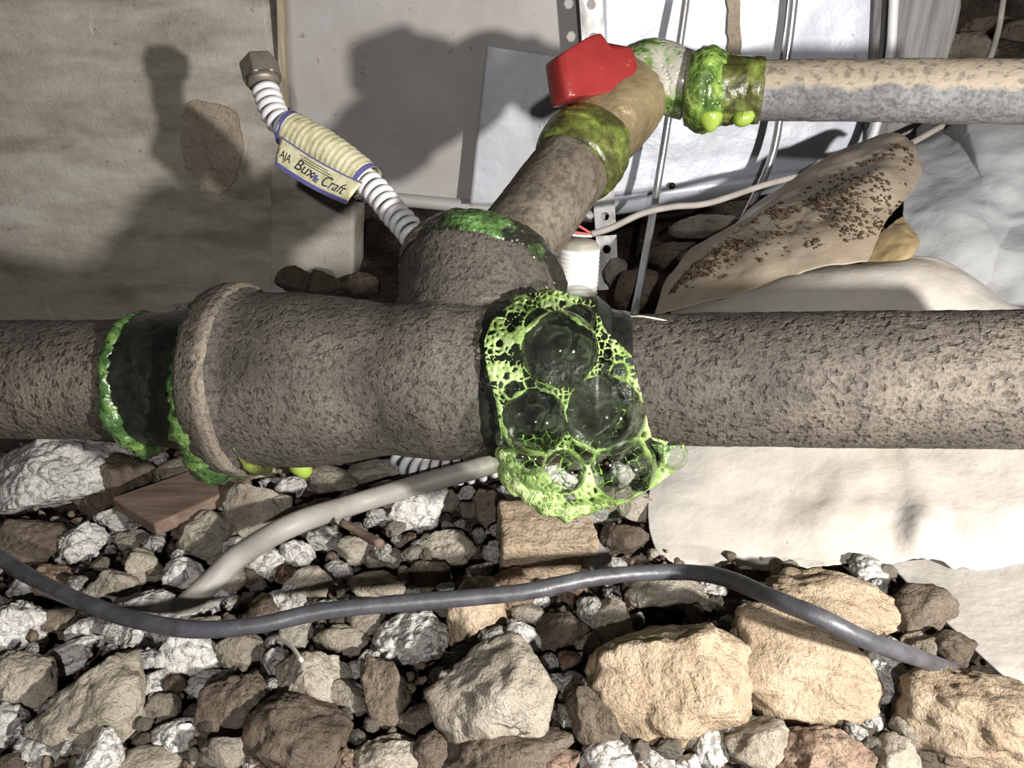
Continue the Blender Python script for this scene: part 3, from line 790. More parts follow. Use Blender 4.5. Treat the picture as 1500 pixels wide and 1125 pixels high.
V, F = tube(spline([upx(1072) + cv(0, -0.016, -0.007), upx(1084) + cv(0, -0.0185, -0.006), upx(1098) + cv(0, -0.016, -0.008)], 12), np.array([0.002, 0.003, 0.0042, 0.005, 0.0055, 0.0055, 0.0052, 0.005, 0.0045, 0.004, 0.003, 0.002]), 12)
tag(add('foam_drip', V, F, MAT['lime'], elb), 'lime bulge below the sleeve')
up = thing('gas_pipe', 'thinner upper gas pipe dusty on top running right from the elbow', 'pipe', upx(1300) - np.array([0, 0, 0.018]))
V, F = lathe(upx(1040), upx(1680), [(0, 0.0171), (1, 0.0171)], 64, 130, rough_fn(0.0003, 60, 99, 0.0002, 260))
add('pipe_length', V, F, MAT['iron_dusty'], up)

# ------------------------------------------------------------------ corrugated hose with tag
hp = [at(384, 112, 0.532), at(392, 140, 0.529), at(412, 180, 0.524), at(470, 222, 0.515), at(540, 270, 0.503), at(575, 310, 0.495), at(608, 350, 0.486),
      at(650, 430, 0.476), at(655, 520, 0.470), at(612, 610, 0.464), at(588, 655, 0.458), at(615, 684, 0.452), at(665, 688, 0.447), at(720, 677, 0.448), at(775, 640, 0.46)]
hpath = spline(hp, 700)
seglen = np.concatenate([[0], np.cumsum(np.linalg.norm(np.diff(hpath, axis=0), axis=1))])
hose = thing('gas_hose', 'white corrugated gas hose with steel nut and paper tag before the concrete wall', 'hose', hp[6])
V, F = tube(hpath[::5], 0.0071, 14); add('hose_core', V, F, MAT['hose_core'], hose)
# rib mesh (ring around local z)
th = np.linspace(0, 2 * math.pi, 28, endpoint=False); Pr = np.stack([np.cos(th), np.sin(th), 0 * th], 1) * 0.0075
Vr, Fr = tube(Pr, 0.0021, 8, True); Vr = Vr * np.array([1, 1, 1.15])
rib_me = bpy.data.meshes.new('rib'); rib_me.from_pydata(Vr.tolist(), [], [list(map(int, f)) for f in Fr]); rib_me.update()
rib_me.polygons.foreach_set('use_smooth', [True] * len(rib_me.polygons)); rib_me.materials.append(MAT['hose_white'])
s = 0.012
Thp = np.gradient(hpath, axis=0)
while s < seglen[-1] - 0.004:
    i = int(np.searchsorted(seglen, s)); p = hpath[i]; d = Vector(Thp[i]).normalized()
    r_ = mesh_obj('rib', rib_me, None, p, hose); r_.rotation_mode = 'QUATERNION'; r_.rotation_quaternion = d.to_track_quat('Z', 'Y')
    py_ = 562.5 - FPX * np.dot(p - CAM, U_) / depth(p)
    s += 0.0061
# nut
nd_ = hpath[0] - hpath[30]; nd_ /= np.linalg.norm(nd_)
V, F = lathe(hpath[14] , hpath[14] + nd_ * 0.0165, [(0, 0.0122), (0.06, 0.0134), (0.9, 0.0134), (1, 0.0122)], 6)
nut = bevel(add('hex_nut', V, F, MAT['nut'], hose, smooth=False), 0.0008); tag(nut, 'dull steel hexagonal nut on the hose end')
V, F = lathe(hpath[14] - nd_ * 0.0035, hpath[14] + nd_ * 0.001, [(0, 0.0098), (1, 0.0122)], 24)
add('nut_collar', V, F, MAT['nut'], nut)
# paper tag wrapped around
def near(px, py):
    d = [((750 + FPX * (q - CAM) @ R_ / depth(q) - px) ** 2 + (562.5 - FPX * (q - CAM) @ U_ / depth(q) - py) ** 2) for q in hpath]
    return int(np.argmin(d))
i0, i1 = near(424, 188), near(540, 268)
i1 = max(i1, i0 + 30)
wp_ = hpath[i0:i1]
# nearly straight stiff paper tube
wp_ = wp_[0] + np.linspace(0, 1, 60)[:, None] * (wp_[-1] - wp_[0]) + cv(0.0012, 0.0020, -0.001) * np.sin(np.linspace(0, math.pi, 60))[:, None]
V, F = tube(wp_, 0.0125, 36, cap=False, fn=lambda Q, D: 0.0004 * fbm(Q * 160, 3, 7) + 0.00035 * np.sin(((Q - wp_[0]) @ ((wp_[-1] - wp_[0]) / np.linalg.norm(wp_[-1] - wp_[0]))) * 2 * math.pi / 0.0045))
ptag = add('paper_tag', V, F, MAT['paper'], hose); tag(ptag, 'creased cream paper sleeve tag')
for a_, b_ in ((0, 3), (56, 59)):
    V, F = tube(wp_[a_:b_ + 1], 0.0129, 36, cap=False); tag(add('printed_band', V, F, MAT['blue_ink'], ptag), 'violet blue printed band')
fa, fb = at(413, 200, 0.511), at(532, 268, 0.491)
fc, fd = at(508, 300, 0.495), at(404, 243, 0.511)
n = 24
Gf = np.zeros((n, n, 3))
for i in range(n):
    for j in range(n):
        u = j / (n - 1); w = i / (n - 1)
        Gf[i, j] = (fa * (1 - u) + fb * u) * (1 - w) + (fd * (1 - u) + fc * u) * w + cv(0, 0, -0.0025) * math.sin(w * 2.6) + cv(0, -0.002, 0) * math.sin(u * math.pi)
Ff = [(i * n + j, i * n + j + 1, (i + 1) * n + j + 1, (i + 1) * n + j) for i in range(n - 1) for j in range(n - 1)]
fl = add('tag_flap', Gf.reshape(-1, 3), Ff, MAT['paper'], hose); tag(fl, 'cream paper flap printed with lettering')
m = fl.modifiers.new('s', 'SOLIDIFY'); m.thickness = 0.0005
def flap_pt(u, w, off=-0.0008):
    i = min(max(w, 0), 1) * (n - 1); j = min(max(u, 0), 1) * (n - 1); i0_, j0_ = min(int(i), n - 2), min(int(j), n - 2); a = i - i0_; b = j - j0_
    p = (Gf[i0_, j0_] * (1 - b) + Gf[i0_, j0_ + 1] * b) * (1 - a) + (Gf[i0_ + 1, j0_] * (1 - b) + Gf[i0_ + 1, j0_ + 1] * b) * a
    nn = np.cross(fb - fa, fd - fa); nn /= np.linalg.norm(nn)
    if np.dot(nn, F_) < 0: nn = -nn
    return p + nn * off
V = np.array([flap_pt(u, w) for w in (0.86, 1.0) for u in np.linspace(0.0, 1.0, 24)])
add('printed_band', V, [(j, j + 1, 25 + j, 24 + j) for j in range(23)], MAT['blue_ink'], fl)
V = np.array([flap_pt(u, w) for w in (0.0, 0.06) for u in np.linspace(0.0, 1.0, 24)])
add('printed_band', V, [(j, j + 1, 25 + j, 24 + j) for j in range(23)], MAT['blue_ink'], fl)
def text(body, u, w, size, shear, spread=1.0):
    cu = bpy.data.curves.new('txt', 'FONT'); cu.body = body; cu.size = 1.0; cu.shear = shear; cu.extrude = 0.0
    to = bpy.data.objects.new('txt', cu); COL.objects.link(to)
    dg = bpy.context.evaluated_depsgraph_get(); dg.update()
    me = bpy.data.meshes.new_from_object(to.evaluated_get(dg)); bpy.data.objects.remove(to)
    L = np.linalg.norm(fb - fa); Hh = np.linalg.norm(fd - fa)
    V = np.array([v.co[:] for v in me.vertices]); F = [tuple(p.vertices) for p in me.polygons]
    Vw = np.array([flap_pt(u + x * size * spread / L, w - y * size / Hh, -0.0010) for x, y, z in V])
    bpy.data.meshes.remove(me)
    return tag(add('lettering', Vw, F, MAT['black_ink'], fl, smooth=False))
text('AJA', 0.05, 0.66, 0.0082, 0.1, 0.75)
text('Bux', 0.24, 0.70, 0.0115, 0.35)
text('Craft', 0.60, 0.74, 0.0115, 0.35, 0.85)
# small printed flower between the words
cen = flap_pt(0.53, 0.62, -0.0010); ua = (fb - fa) / np.linalg.norm(fb - fa); va = (fd - fa) / np.linalg.norm(fd - fa)
Vf = [cen]; 
for k in range(24):
    a = 2 * math.pi * k / 24; r = 0.0011 + 0.0021 * abs(math.cos(a * 3)); Vf.append(cen + ua * r * math.cos(a) + va * r * math.sin(a))
add('printed_flower', np.array(Vf), [(0, 1 + k, 1 + (k + 1) % 24) for k in range(24)], MAT['blue_ink'], fl, smooth=False)
for k in range(3):
    V = np.array([flap_pt(u, w, -0.0010) for w in (0.16 + k * 0.085, 0.16 + k * 0.085 + 0.03) for u in np.linspace(0.27 + 0.02 * k, 0.62 + 0.05 * k, 10)])
    add('fine_print', V, [(j, j + 1, 11 + j, 10 + j) for j in range(9)], MAT['nut'], fl)

# ------------------------------------------------------------------ cables and wires
cond = [gnd(225, 930, -0.004), gnd(262, 897, 0.008), gnd(310, 852, 0.016), gnd(350, 814, 0.024), gnd(430, 768, 0.036), at(520, 738, 0.412), at(620, 708, 0.420), at(718, 680, 0.424), at(790, 650, 0.44)]
V, F = tube(spline(cond, 90), 0.0057, 18)
tag(add('grey_conduit', V, F, MAT['grey_pvc']), 'thick grey plastic cable rising from the rubble to under the tee', 'cable')
cab = [(-60, 770, .03), (0, 817, .03), (60, 853, .03), (130, 886, .032), (210, 911, .034), (290, 922, .036), (380, 915, .037), (480, 894, .038), (620, 881, .038), (760, 868, .038), (850, 850, .038),
       (920, 841, .036), (1000, 838, .036), (1060, 846, .044), (1130, 875, .056), (1200, 905, .058), (1270, 938, .050), (1340, 962, .034), (1400, 985, .010)]
P = spline([gnd(x, y, z + 0.004) for x, y, z in cab], 170)
V, F = tube(P, 0.0035, 16, fn=lambda Q, D: 0.00018 * fbm(Q * 90, 3, 5))
cabo = tag(add('black_cable', V, F, MAT['black_rubber']), 'black rubber cable sagging across the rubble in front', 'cable')
V, F = tube(spline([at(866, 343, 0.60), at(895, 334, 0.60), at(940, 313, 0.605), at(985, 303, 0.61), at(1040, 297, 0.615), at(1130, 268, 0.63), at(1250, 240, 0.645), at(1310, 222, 0.655), at(1385, 182, 0.665)], 80), 0.0026, 12)
gw = tag(add('grey_wire', V, F, MAT['wire_grey']), 'thin grey sheathed wire running from behind the branch pipe to the plastic', 'wire')
for k, (a, b, c_) in enumerate([((800, 322), (838, 327), (868, 343)), ((800, 330), (836, 339), (868, 344)), ((800, 338), (845, 345), (867, 346))]):
    V, F = tube(spline([at(*a, 0.597), at(*b, 0.597), at(*c_, 0.600)], 20), 0.0011, 8)
    add('wire_core', V, F, MAT['wire_red'] if k < 2 else MAT['can_white'], gw)
V, F = tube(spline([at(1474, -30, 0.80), at(1468, 10, 0.80), at(1462, 45, 0.80), at(1447, 92, 0.79), at(1420, 140, 0.78)], 40), 0.0031, 12)
tag(add('pale_wire', V, F, MAT['wire_grey']), 'pale wire hanging in the dark gap above the upper pipe', 'wire')

# white can with tan lid
cc = at(843, 452, 0.50); cz = np.array([0.02, 0.06, 1.0]); cz /= np.linalg.norm(cz)
can = thing('plastic_can', 'small white can with dusty lid behind the branch pipe and foam', 'can', cc)
rr_ = []
for i in range(60):
    rr_.append((i / 59, 0.0133 + 0.00025 * math.sin(i * 1.6)))
V, F = lathe(cc, cc + cz * 0.040, rr_, 48); add('can_body', V, F, MAT['can_white'], can)
V, F = lathe(cc + cz * 0.0385, cc + cz * 0.0455, [(0, 0.0128), (0.4, 0.0130), (0.8, 0.0105), (1.0, 0.006)], 48, 12, rough_fn(0.0004, 120, 4)); tag(add('can_lid', V, F, MAT['can_lid'], can), 'dusty tan lid')

# ------------------------------------------------------------------ polythene sheets
def crumple(G, amp, sc, seed, edge=0.0):
    """sharp flat facets (difference of two lower envelopes of random planes) plus a gentle swell"""
    N = grid_normals(G); P = G.reshape(-1, 3); g = np.random.default_rng(seed + 1000)
    lu = np.concatenate([[0], np.cumsum(np.linalg.norm(np.diff(G.mean(0), axis=0), axis=1))])
    lv = np.concatenate([[0], np.cumsum(np.linalg.norm(np.diff(G.mean(1), axis=0), axis=1))])
    A, B_ = np.meshgrid(lu, lv); A = A.ravel(); B_ = B_.ravel()
    wv = 0.006 * pn(P * 20, seed); A = A + wv; B_ = B_ + 0.006 * pn(P * 20 + 9, seed + 3)
    def env(k, sl):
        h = np.full(len(A), 9.0)
        for _ in range(k):
            a0, b0 = g.uniform(0, lu[-1]), g.uniform(0, lv[-1]); gx, gy = g.normal(size=2)
            dd = np.hypot(A - a0, B_ - b0)
            h = np.minimum(h, 0.55 * dd * sl + sl * (gx * (A - a0) + gy * (B_ - b0)) * 0.5)
        return h
    k = int(6 + sc * sc * lu[-1] * lv[-1] * 2)
    e = env(k, 1.0) - env(k, 1.0); e = e / (np.abs(e).max() + 1e-9)
    dsp = amp * 1.5 * e + amp * 0.5 * fbm(P * sc, 3, seed)
    return (P + N.reshape(-1, 3) * dsp[:, None])

def sheet(name, ctrl, mat, parent, nu=110, nv=80, amp=0.004, sc=14, seed=0, tear=0.0):
    G, F = grid_patch(ctrl, nu, nv)
    if tear:
        nv_, nu_ = G.shape[:2]
        e = fbm(G[0] * 130, 3, seed) * tear
        for k in range(6): G[k] = G[k] + U_ * (e * (1 - k / 6.0))[:, None]
    V = crumple(G, amp, sc, seed)
    o = add(name, V, F, mat, parent)
    m = o.modifiers.new('s', 'SOLIDIFY'); m.thickness = 0.0006; m.offset = 0
    return o
poly1 = thing('polythene_sheet', 'dusty white polythene sheet draped over a heap behind the right pipe', 'plastic sheet', gnd(1250, 840, 0.0))
sheet('front_drape', [
    [(962, 806, .402), (1010, 829, .396), (1110, 831, .392), (1210, 829, .388), (1300, 826, .386), (1348, 822, .383), (1400, 834, .379), (1500, 850, .374), (1620, 856, .37)],
    [(950, 765, .415), (1010, 768, .41), (1110, 770, .406), (1210, 766, .402), (1300, 762, .400), (1352, 768, .388), (1400, 768, .393), (1500, 770, .388), (1620, 770, .385)],
    [(952, 712, .432), (1010, 715, .428), (1110, 712, .424), (1210, 708, .420), (1300, 708, .418), (1346, 716, .410), (1400, 710, .412), (1500, 705, .405), (1620, 700, .40)],
    [(972, 655, .452), (1030, 650, .448), (1120, 645, .445), (1210, 645, .44), (1300, 645, .437), (1340, 645, .432), (1400, 645, .43), (1500, 640, .42), (1620, 640, .41)],
    [(975, 550, .488), (1040, 550, .475), (1120, 550, .468), (1210, 550, .462), (1300, 550, .458), (1340, 550, .455), (1400, 550, .452), (1500, 550, .44), (1620, 550, .43)],
    [(975, 452, .530), (1040, 446, .505), (1110, 436, .492), (1210, 424, .485), (1300, 418, .480), (1345, 418, .478), (1390, 440, .474), (1480, 470, .47), (1600, 475, .46)],
    [(1000, 425, .55), (1060, 412, .53), (1120, 404, .515), (1210, 396, .508), (1300, 392, .502), (1340, 390, .50), (1380, 402, .495), (1470, 460, .49), (1580, 470, .48)],
], MAT['plastic_tan'], poly1, 240, 200, 0.0060, 21, 3, tear=0.0012)
d_ = sheet('dusty_fold', [
    [(960, 470, .535), (1030, 455, .522), (1110, 430, .512), (1180, 412, .508), (1240, 402, .508), (1262, 398, .51)],
    [(975, 440, .560), (1045, 412, .545), (1120, 385, .53), (1190, 365, .525), (1245, 352, .525), (1285, 345, .53)],
    [(1003, 402, .590), (1075, 365, .575), (1145, 335, .56), (1215, 310, .553), (1270, 295, .55), (1320, 300, .555)],
    [(1048, 362, .615), (1110, 326, .60), (1180, 292, .59), (1245, 265, .58), (1300, 250, .575), (1338, 262, .575)],
    [(1090, 330, .635), (1145, 297, .625), (1210, 262, .615), (1270, 235, .605), (1310, 215, .60), (1336, 222, .595)],
    [(1110, 318, .655), (1165, 285, .645), (1225, 250, .64), (1280, 218, .63), (1312, 205, .62), (1328, 208, .62)],
], MAT['plastic_dirty'], poly1, 150, 130, 0.0075, 20, 9)
Gd, _ = grid_patch([
    [(975, 440, .560), (1045, 412, .545), (1120, 385, .53), (1190, 365, .525), (1245, 352, .525), (1285, 345, .53)],
    [(1003, 402, .590), (1075, 365, .575), (1145, 335, .56), (1215, 310, .553), (1270, 295, .55), (1320, 300, .555)],
    [(1048, 362, .615), (1110, 326, .60), (1180, 292, .59), (1245, 265, .58), (1300, 250, .575), (1338, 262, .575)],
    [(1090, 330, .635), (1145, 297, .625), (1210, 262, .615), (1270, 235, .605), (1310, 215, .60), (1336, 222, .595)]], 80, 60)
from mathutils.bvhtree import BVHTree
_dv = np.array([v.co[:] for v in d_.data.vertices]) + WL[d_.name]
_bv = BVHTree.FromPolygons(_dv.tolist(), [tuple(p.vertices) for p in d_.data.polygons])
def ico2():
    bm = bmesh.new(); bmesh.ops.create_icosphere(bm, subdivisions=1, radius=1.0); bm.verts.ensure_lookup_table()
    r = (np.array([v.co[:] for v in bm.verts]), [tuple(v.index for v in f.verts) for f in bm.faces]); bm.free(); return r
_u, _f = ico2(); gp_ = []
while len(gp_) < 1800:
    i = int(rng.integers(60)); j = int(min(rng.integers(80), rng.integers(80)) if rng.random() < 0.75 else rng.integers(80))
    q = Gd[i, j]
    if fbm(q[None] * 38, 3, 77)[0] < 0.12 and rng.random() < 0.93: continue
    v = q - CAM; hit = _bv.ray_cast(Vector(CAM), Vector(v).normalized())
    if hit[0] is None: continue
    z_ = min(rng.uniform(0.0004, 0.0022), rng.uniform(0.0004, 0.0022))
    gp_.append((np.array(hit[0]) + _u * z_ * (1 + 0.5 * rng.uniform(-1, 1, (len(_u), 1))), _f))
V, F = join(gp_)
tag(add('soil_crumbs', V, F, MAT['crumbs'], poly1, smooth=False), 'dark soil crumbs lying on the fold', kind='stuff')
sheet('curled_flap', [
    [(1250, 402, .512), (1275, 372, .512), (1300, 335, .52), (1322, 312, .53)],
    [(1275, 405, .505), (1298, 378, .50), (1322, 342, .505), (1335, 320, .525)],
    [(1305, 405, .498), (1322, 385, .494), (1345, 358, .500), (1342, 328, .530)],
    [(1330, 400, .505), (1340, 385, .512), (1352, 365, .520), (1348, 335, .545)],
], MAT['plastic_amber'], poly1, 70, 70, 0.0045, 40, 5)
poly2 = sheet('clear_polythene', [
    [(1330, 470, .545), (1400, 475, .535), (1460, 480, .525), (1530, 480, .515), (1620, 480, .50)],
    [(1335, 400, .575), (1400, 400, .555), (1455, 400, .54), (1530, 395, .53), (1620, 390, .52)],
    [(1330, 320, .61), (1395, 315, .585), (1450, 325, .57), (1530, 310, .555), (1620, 300, .55)],
    [(1330, 250, .64), (1390, 235, .63), (1450, 250, .595), (1530, 235, .59), (1620, 230, .58)],
    [(1335, 190, .675), (1390, 170, .665), (1440, 178, .64), (1530, 188, .62), (1620, 190, .61)],
    [(1340, 165, .70), (1390, 150, .69), (1440, 160, .66), (1530, 165, .64), (1620, 165, .63)],
], MAT['plastic_grey'], None, 170, 160, 0.014, 17, 17)
tag(poly2, 'crumpled clear grey polythene heaped at the right edge below the upper pipe', 'plastic sheet')
poly3 = sheet('ground_polythene', [
    [(1298, 822, .392), (1380, 815, .388), (1470, 810, .382), (1600, 800, .375)],
    [(1345, 872, .368), (1420, 868, .362), (1500, 862, .358), (1620, 850, .352)],
    [(1400, 925, .340), (1460, 922, .336), (1530, 918, .332), (1630, 905, .328)],
    [(1452, 975, .318), (1505, 975, .314), (1560, 975, .310), (1640, 965, .306)],
    [(1490, 1006, .306), (1540, 1010, .302), (1590, 1015, .298), (1650, 1010, .294)],
], MAT['plastic_tan'], None, 70, 60, 0.0018, 10, 23)
tag(poly3, 'flat tan polythene with a straight diagonal edge at the lower right', 'plastic sheet')

# ------------------------------------------------------------------ rocks
ICO = {}
def ico(sub):
    if sub not in ICO:
        bm = bmesh.new(); bmesh.ops.create_icosphere(bm, subdivisions=sub, radius=1.0)
        bm.verts.ensure_lookup_table()
        ICO[sub] = (np.array([v.co[:] for v in bm.verts]), [tuple(v.index for v in f.verts) for f in bm.faces]); bm.free()
    return ICO[sub]

def rock_geo(seed, sub, crumb, facets=8):
    U, F = ico(sub); g = np.random.default_rng(seed)
    P = U * (1 + 0.20 * fbm(U * 1.1 + seed, 3, seed))[:, None]
    for k in range(facets):
        nrm = g.normal(size=3); nrm /= np.linalg.norm(nrm); c = g.uniform(0.52, 0.84)
        dd = P @ nrm - c; P = P - np.outer(np.clip(dd, 0, None) * 0.88, nrm)
    rad = P / (np.linalg.norm(P, axis=1)[:, None] + 1e-9)
    P = P + rad * (0.055 * fbm(P * 2.6 + seed, 4, seed + 1) + 0.030 * fbm(P * 7 + seed, 4, seed + 2))[:, None]
    rd = 1 - np.abs(pn(P * 2.1 + seed, seed + 3)); P = P - rad * (0.10 * np.clip(rd - 0.90, 0, 1) / 0.10)[:, None] * 0.55
    if crumb > 0:
        Q = g.normal(size=(110, 3)); Q /= np.linalg.norm(Q, axis=1)[:, None]
        dist = np.full(len(rad), 9.0)
        for q in Q: dist = np.minimum(dist, np.linalg.norm(rad - q, axis=1))
        mask = np.clip(0.5 + 1.6 * pn(U * 1.3 + seed, seed + 8), 0, 1)
        P = P + rad * (crumb * (0.10 - 0.62 * dist) * mask)[:, None]
        P = P + rad * (crumb * 0.05 * fbm(P * 13, 3, seed + 6))[:, None]
    e = np.abs(P).max(0); P = P / e
    return P, F

def rock(px, py, w, h, mat, seed, label, name='rubble_stone', group=None, crumb=0.0, roll=0.0, sub=4, zf=0.30, dep=None, zoff=0.0, facets=8):
    base = gnd(px, py, 0.0); d0 = depth(base)
    hz = h * d0 / FPX / 2
    c = gnd(px, py, hz * zf * 2 + zoff); d = depth(c)
    sx, sz = w * d / FPX / 2 * 1.06, h * d / FPX / 2 * 1.06
    sy = (dep if dep else 0.9) * (sx + sz) / 2
    P, F = rock_geo(seed, sub, crumb, facets)
    ca, sa = math.cos(math.radians(roll)), math.sin(math.radians(roll))
    L = P * np.array([sx, sy, sz])
    L = np.stack([L[:, 0] * ca - L[:, 2] * sa, L[:, 1], L[:, 0] * sa + L[:, 2] * ca], 1)
    W = c + L[:, :1] * R_ + L[:, 1:2] * F_ + L[:, 2:] * U_
    o = add(name, W, F, mat)
    tag(o, label, 'rock', group)
    placed.append((px, py, (w + h) / 4))
    return o
placed = []
T_, G_, W_, B_, RD = MAT['rock_tan'], MAT['rock_grey'], MAT['rock_white'], MAT['rock_brown'], MAT['rock_red']
big = [
    (975, 992, 240, 220, T_, 101, 'big round tan boulder below the black cable, right of centre', 0.12, 0, 5, 2),
    (1165, 985, 215, 165, T_, 113, 'large pale tan boulder right of the round tan boulder', 0.25, -20, 5, 3),
    (1222, 892, 205, 108, T_, 103, 'pale tan boulder behind the cable just below the plastic edge', 0.3, -12, 5, 3),
    (1425, 1045, 225, 170, T_, 104, 'large pale boulder in the lower right corner under the plastic point', 0.3, -12, 5, 4),
    (1190, 1105, 165, 90, RD, 105, 'reddish crumbly clod at the bottom edge below the pale boulder', 0.7, 0, 5, 6),
    (1300, 1002, 92, 100, W_, 106, 'white knobbly crumbling lump left of the lower right boulder', 1.0, 0, 5, 5),
    (1150, 1046, 80, 46, W_, 107, 'small flat whitish stone above the reddish clod', 0.5, 0, 4, 7),
    (1228, 1036, 44, 42, W_, 108, 'tiny round whitish lump between two pale boulders', 0.6, 0, 4, 5),
    (738, 1025, 215, 190, G_, 109, 'large cracked grey brown rock at the bottom centre', 0.1, 0, 5, 8),
    (735, 1105, 210, 110, B_, 110, 'dark brown rock under the cracked grey rock at the bottom', 0.1, 0, 5, 7),
    (455, 1005, 115, 100, G_, 111, 'beige grey rock standing left of the dark cleft at the bottom', 0.1, 20, 5, 8),
    (440, 1082, 150, 120, B_, 112, 'dark brown block under the beige grey rock at the bottom left', 0.1, 0, 5, 8),
    (145, 1028, 178, 152, G_, 131, 'large flat beige rock with ridged left half at the lower left', 0.1, 18, 5, 6),
    (555, 1116, 140, 66, G_, 114, 'pale grey rock cut off by the bottom edge', 0.3, 0, 5, 7),
    (30, 1005, 105, 105, G_, 115, 'grey rough rock at the left edge beside the large flat rock', 0.5, 30, 5, 7),
    (24, 915, 92, 86, W_, 116, 'whitish lumpy rock at the left edge below the black cable', 0.6, 0, 5, 7),
    (592, 945, 130, 84, W_, 117, 'white crumbly lump below the cable at the centre', 0.9, 18, 5, 6),
    (692, 900, 96, 110, T_, 118, 'pale faceted clod right under the black cable at the centre', 0.2, 0, 5, 8),
    (382, 755, 96, 98, G_, 119, 'pale angular stone directly below the lime drip', 0.2, 0, 5, 9),
    (302, 790, 92, 82, G_, 120, 'beige angular stone between the wooden offcut and the conduit', 0.1, 10, 5, 9),
    (166, 862, 92, 68, G_, 121, 'triangular beige stone just above the black cable at the left', 0.0, -15, 5, 9),
    (262, 845, 72, 58, W_, 122, 'white lumpy stone left of the grey conduit end', 0.8, 0, 4, 6),
    (112, 800, 84, 74, W_, 123, 'white crumbled mortar lump at the left above the cable', 1.0, 0, 5, 6),
    (612, 752, 100, 64, W_, 124, 'pale whitish stone right below the middle of the grey conduit', 0.3, 12, 5, 8),
    (428, 814, 64, 48, W_, 125, 'small rounded white stone below the conduit', 0.3, 0, 4, 7),
    (520, 806, 60, 46, G_, 126, 'small rounded grey stone in the middle of the rubble', 0.4, 0, 4, 6),
    (655, 806, 84, 56, G_, 127, 'grey crumbly stone left of the brick', 0.6, 0, 5, 6),
    (980, 872, 130, 66, G_, 128, 'pale oval stone behind the cable below the foam', 0.2, -8, 5, 6),
    (355, 958, 92, 64, G_, 129, 'pale grey angular stone below the sagging cable', 0.1, 0, 5, 9),
    (312, 1002, 90, 40, W_, 130, 'flat white crumbly stone right of the large flat rock', 0.9, 8, 4, 6),
    (262, 1082, 90, 52, W_, 132, 'white lumpy stone near the bottom left', 0.8, 10, 4, 6),
    (215, 1116, 100, 44, G_, 133, 'grey speckled stone cut off at the bottom left', 0.3, 0, 4, 7),
    (62, 1096, 96, 50, W_, 134, 'pale lumpy stone in the bottom left corner', 0.6, 0, 4, 7),
    (880, 1055, 80, 120, B_, 135, 'dark elongated rock left of the round tan boulder', 0.2, 28, 5, 8),
    (565, 1015, 66, 120, B_, 136, 'dark slanting slab right of the beige grey rock', 0.1, 25, 5, 9),
    (610, 1060, 62, 62, B_, 137, 'dark brown clod in the cleft at the bottom centre', 0.2, 0, 4, 7),
    (815, 930, 100, 66, B_, 138, 'dim brown clod in the shade left of the round boulder', 0.4, 0, 4, 6),
    (1012, 1116, 44, 28, W_, 139, 'small pale stone at the bottom edge under the round boulder', 0.4, 0, 4, 7),
    (812, 1116, 100, 50, RD, 140, 'reddish lump at the bottom edge left of the round boulder', 0.2, 0, 4, 7),
    (70, 700, 250, 110, W_, 141, 'broad pale mortar slab on the ground under the left pipe', 0.15, 12, 5, 7),
    (165, 705, 120, 86, B_, 142, 'brown cracked clod between the pale slab and the wooden offcut', 0.1, 30, 5, 8),
    (48, 792, 150, 74, B_, 143, 'smooth brown clod at the left edge above the cable', 0.1, 8, 5, 8),
    (484, 705, 96, 46, G_, 144, 'grey flaky clod right of the lime drip', 0.7, 0, 4, 7),
    (290, 690, 150, 60, G_, 145, 'pale grey rubble slab behind the wooden offcut', 0.5, 10, 4, 8),
    (500, 942, 84, 56, G_, 146, 'grey facetted stone left of the white lump below the cable', 0.2, 0, 4, 9),
    (420, 880, 70, 46, W_, 147, 'white crumbly stone just above the cable at centre left', 0.9, 10, 4, 6),
    (560, 860, 96, 46, G_, 148, 'grey wedge shaped stone above the cable at the centre', 0.3, 0, 4, 8),
    (455, 860, 70, 62, G_, 149, 'angular grey stone above the cable left of centre', 0.1, 0, 4, 9),
    (630, 848, 70, 56, B_, 150, 'dark clod above the cable left of the brick', 0.2, 0, 4, 8),
    (210, 830, 60, 60, G_, 151, 'small flat layered stone above the triangular stone', 0.0, -20, 4, 9),
    (80, 905, 84, 46, B_, 152, 'brown stone tucked below the cable at the left', 0.1, 10, 4, 8),
    (130, 925, 70, 46, W_, 153, 'whitish stone touching the cable from below at the left', 0.4, 0, 4, 7),
    (200, 935, 84, 50, W_, 154, 'white speckled rubble lump under the cable at the left', 0.9, 0, 4, 6),
    (95, 965, 92, 46, W_, 155, 'white ridged stone above the large flat rock', 0.6, 22, 4, 7),
    (345, 1040, 96, 96, B_, 156, 'dark shaded rock right of the large flat rock', 0.1, 0, 5, 8),
    (1345, 905, 110, 90, B_, 157, 'dark brown clod in the shade of the diagonal plastic edge', 0.3, 30, 4, 7),
    (1260, 955, 84, 66, B_, 158, 'dark clod under the lower end of the black cable', 0.3, 0, 4, 7),
    (1050, 860, 50, 30, W_, 159, 'small white stone under the cable left of the plastic', 0.5, 0, 4, 7),
    (720, 745, 60, 70, B_, 160, 'dark clod left of the brick below the foam', 0.4, 0, 4, 7),
    (915, 790, 70, 60, B_, 161, 'dark clod between the brick and the plastic sheet', 0.3, 0, 4, 7),
    (545, 690, 110, 36, G_, 162, 'long grey stone under the tee beside the lower hose', 0.5, 0, 4, 7),
]
for (px, py, w, h, mt, sd, lb, cr, rl, sb_, fc_) in big:
    rock(px, py, w, h, mt, sd, lb, crumb=cr, roll=rl, sub=sb_, facets=fc_)

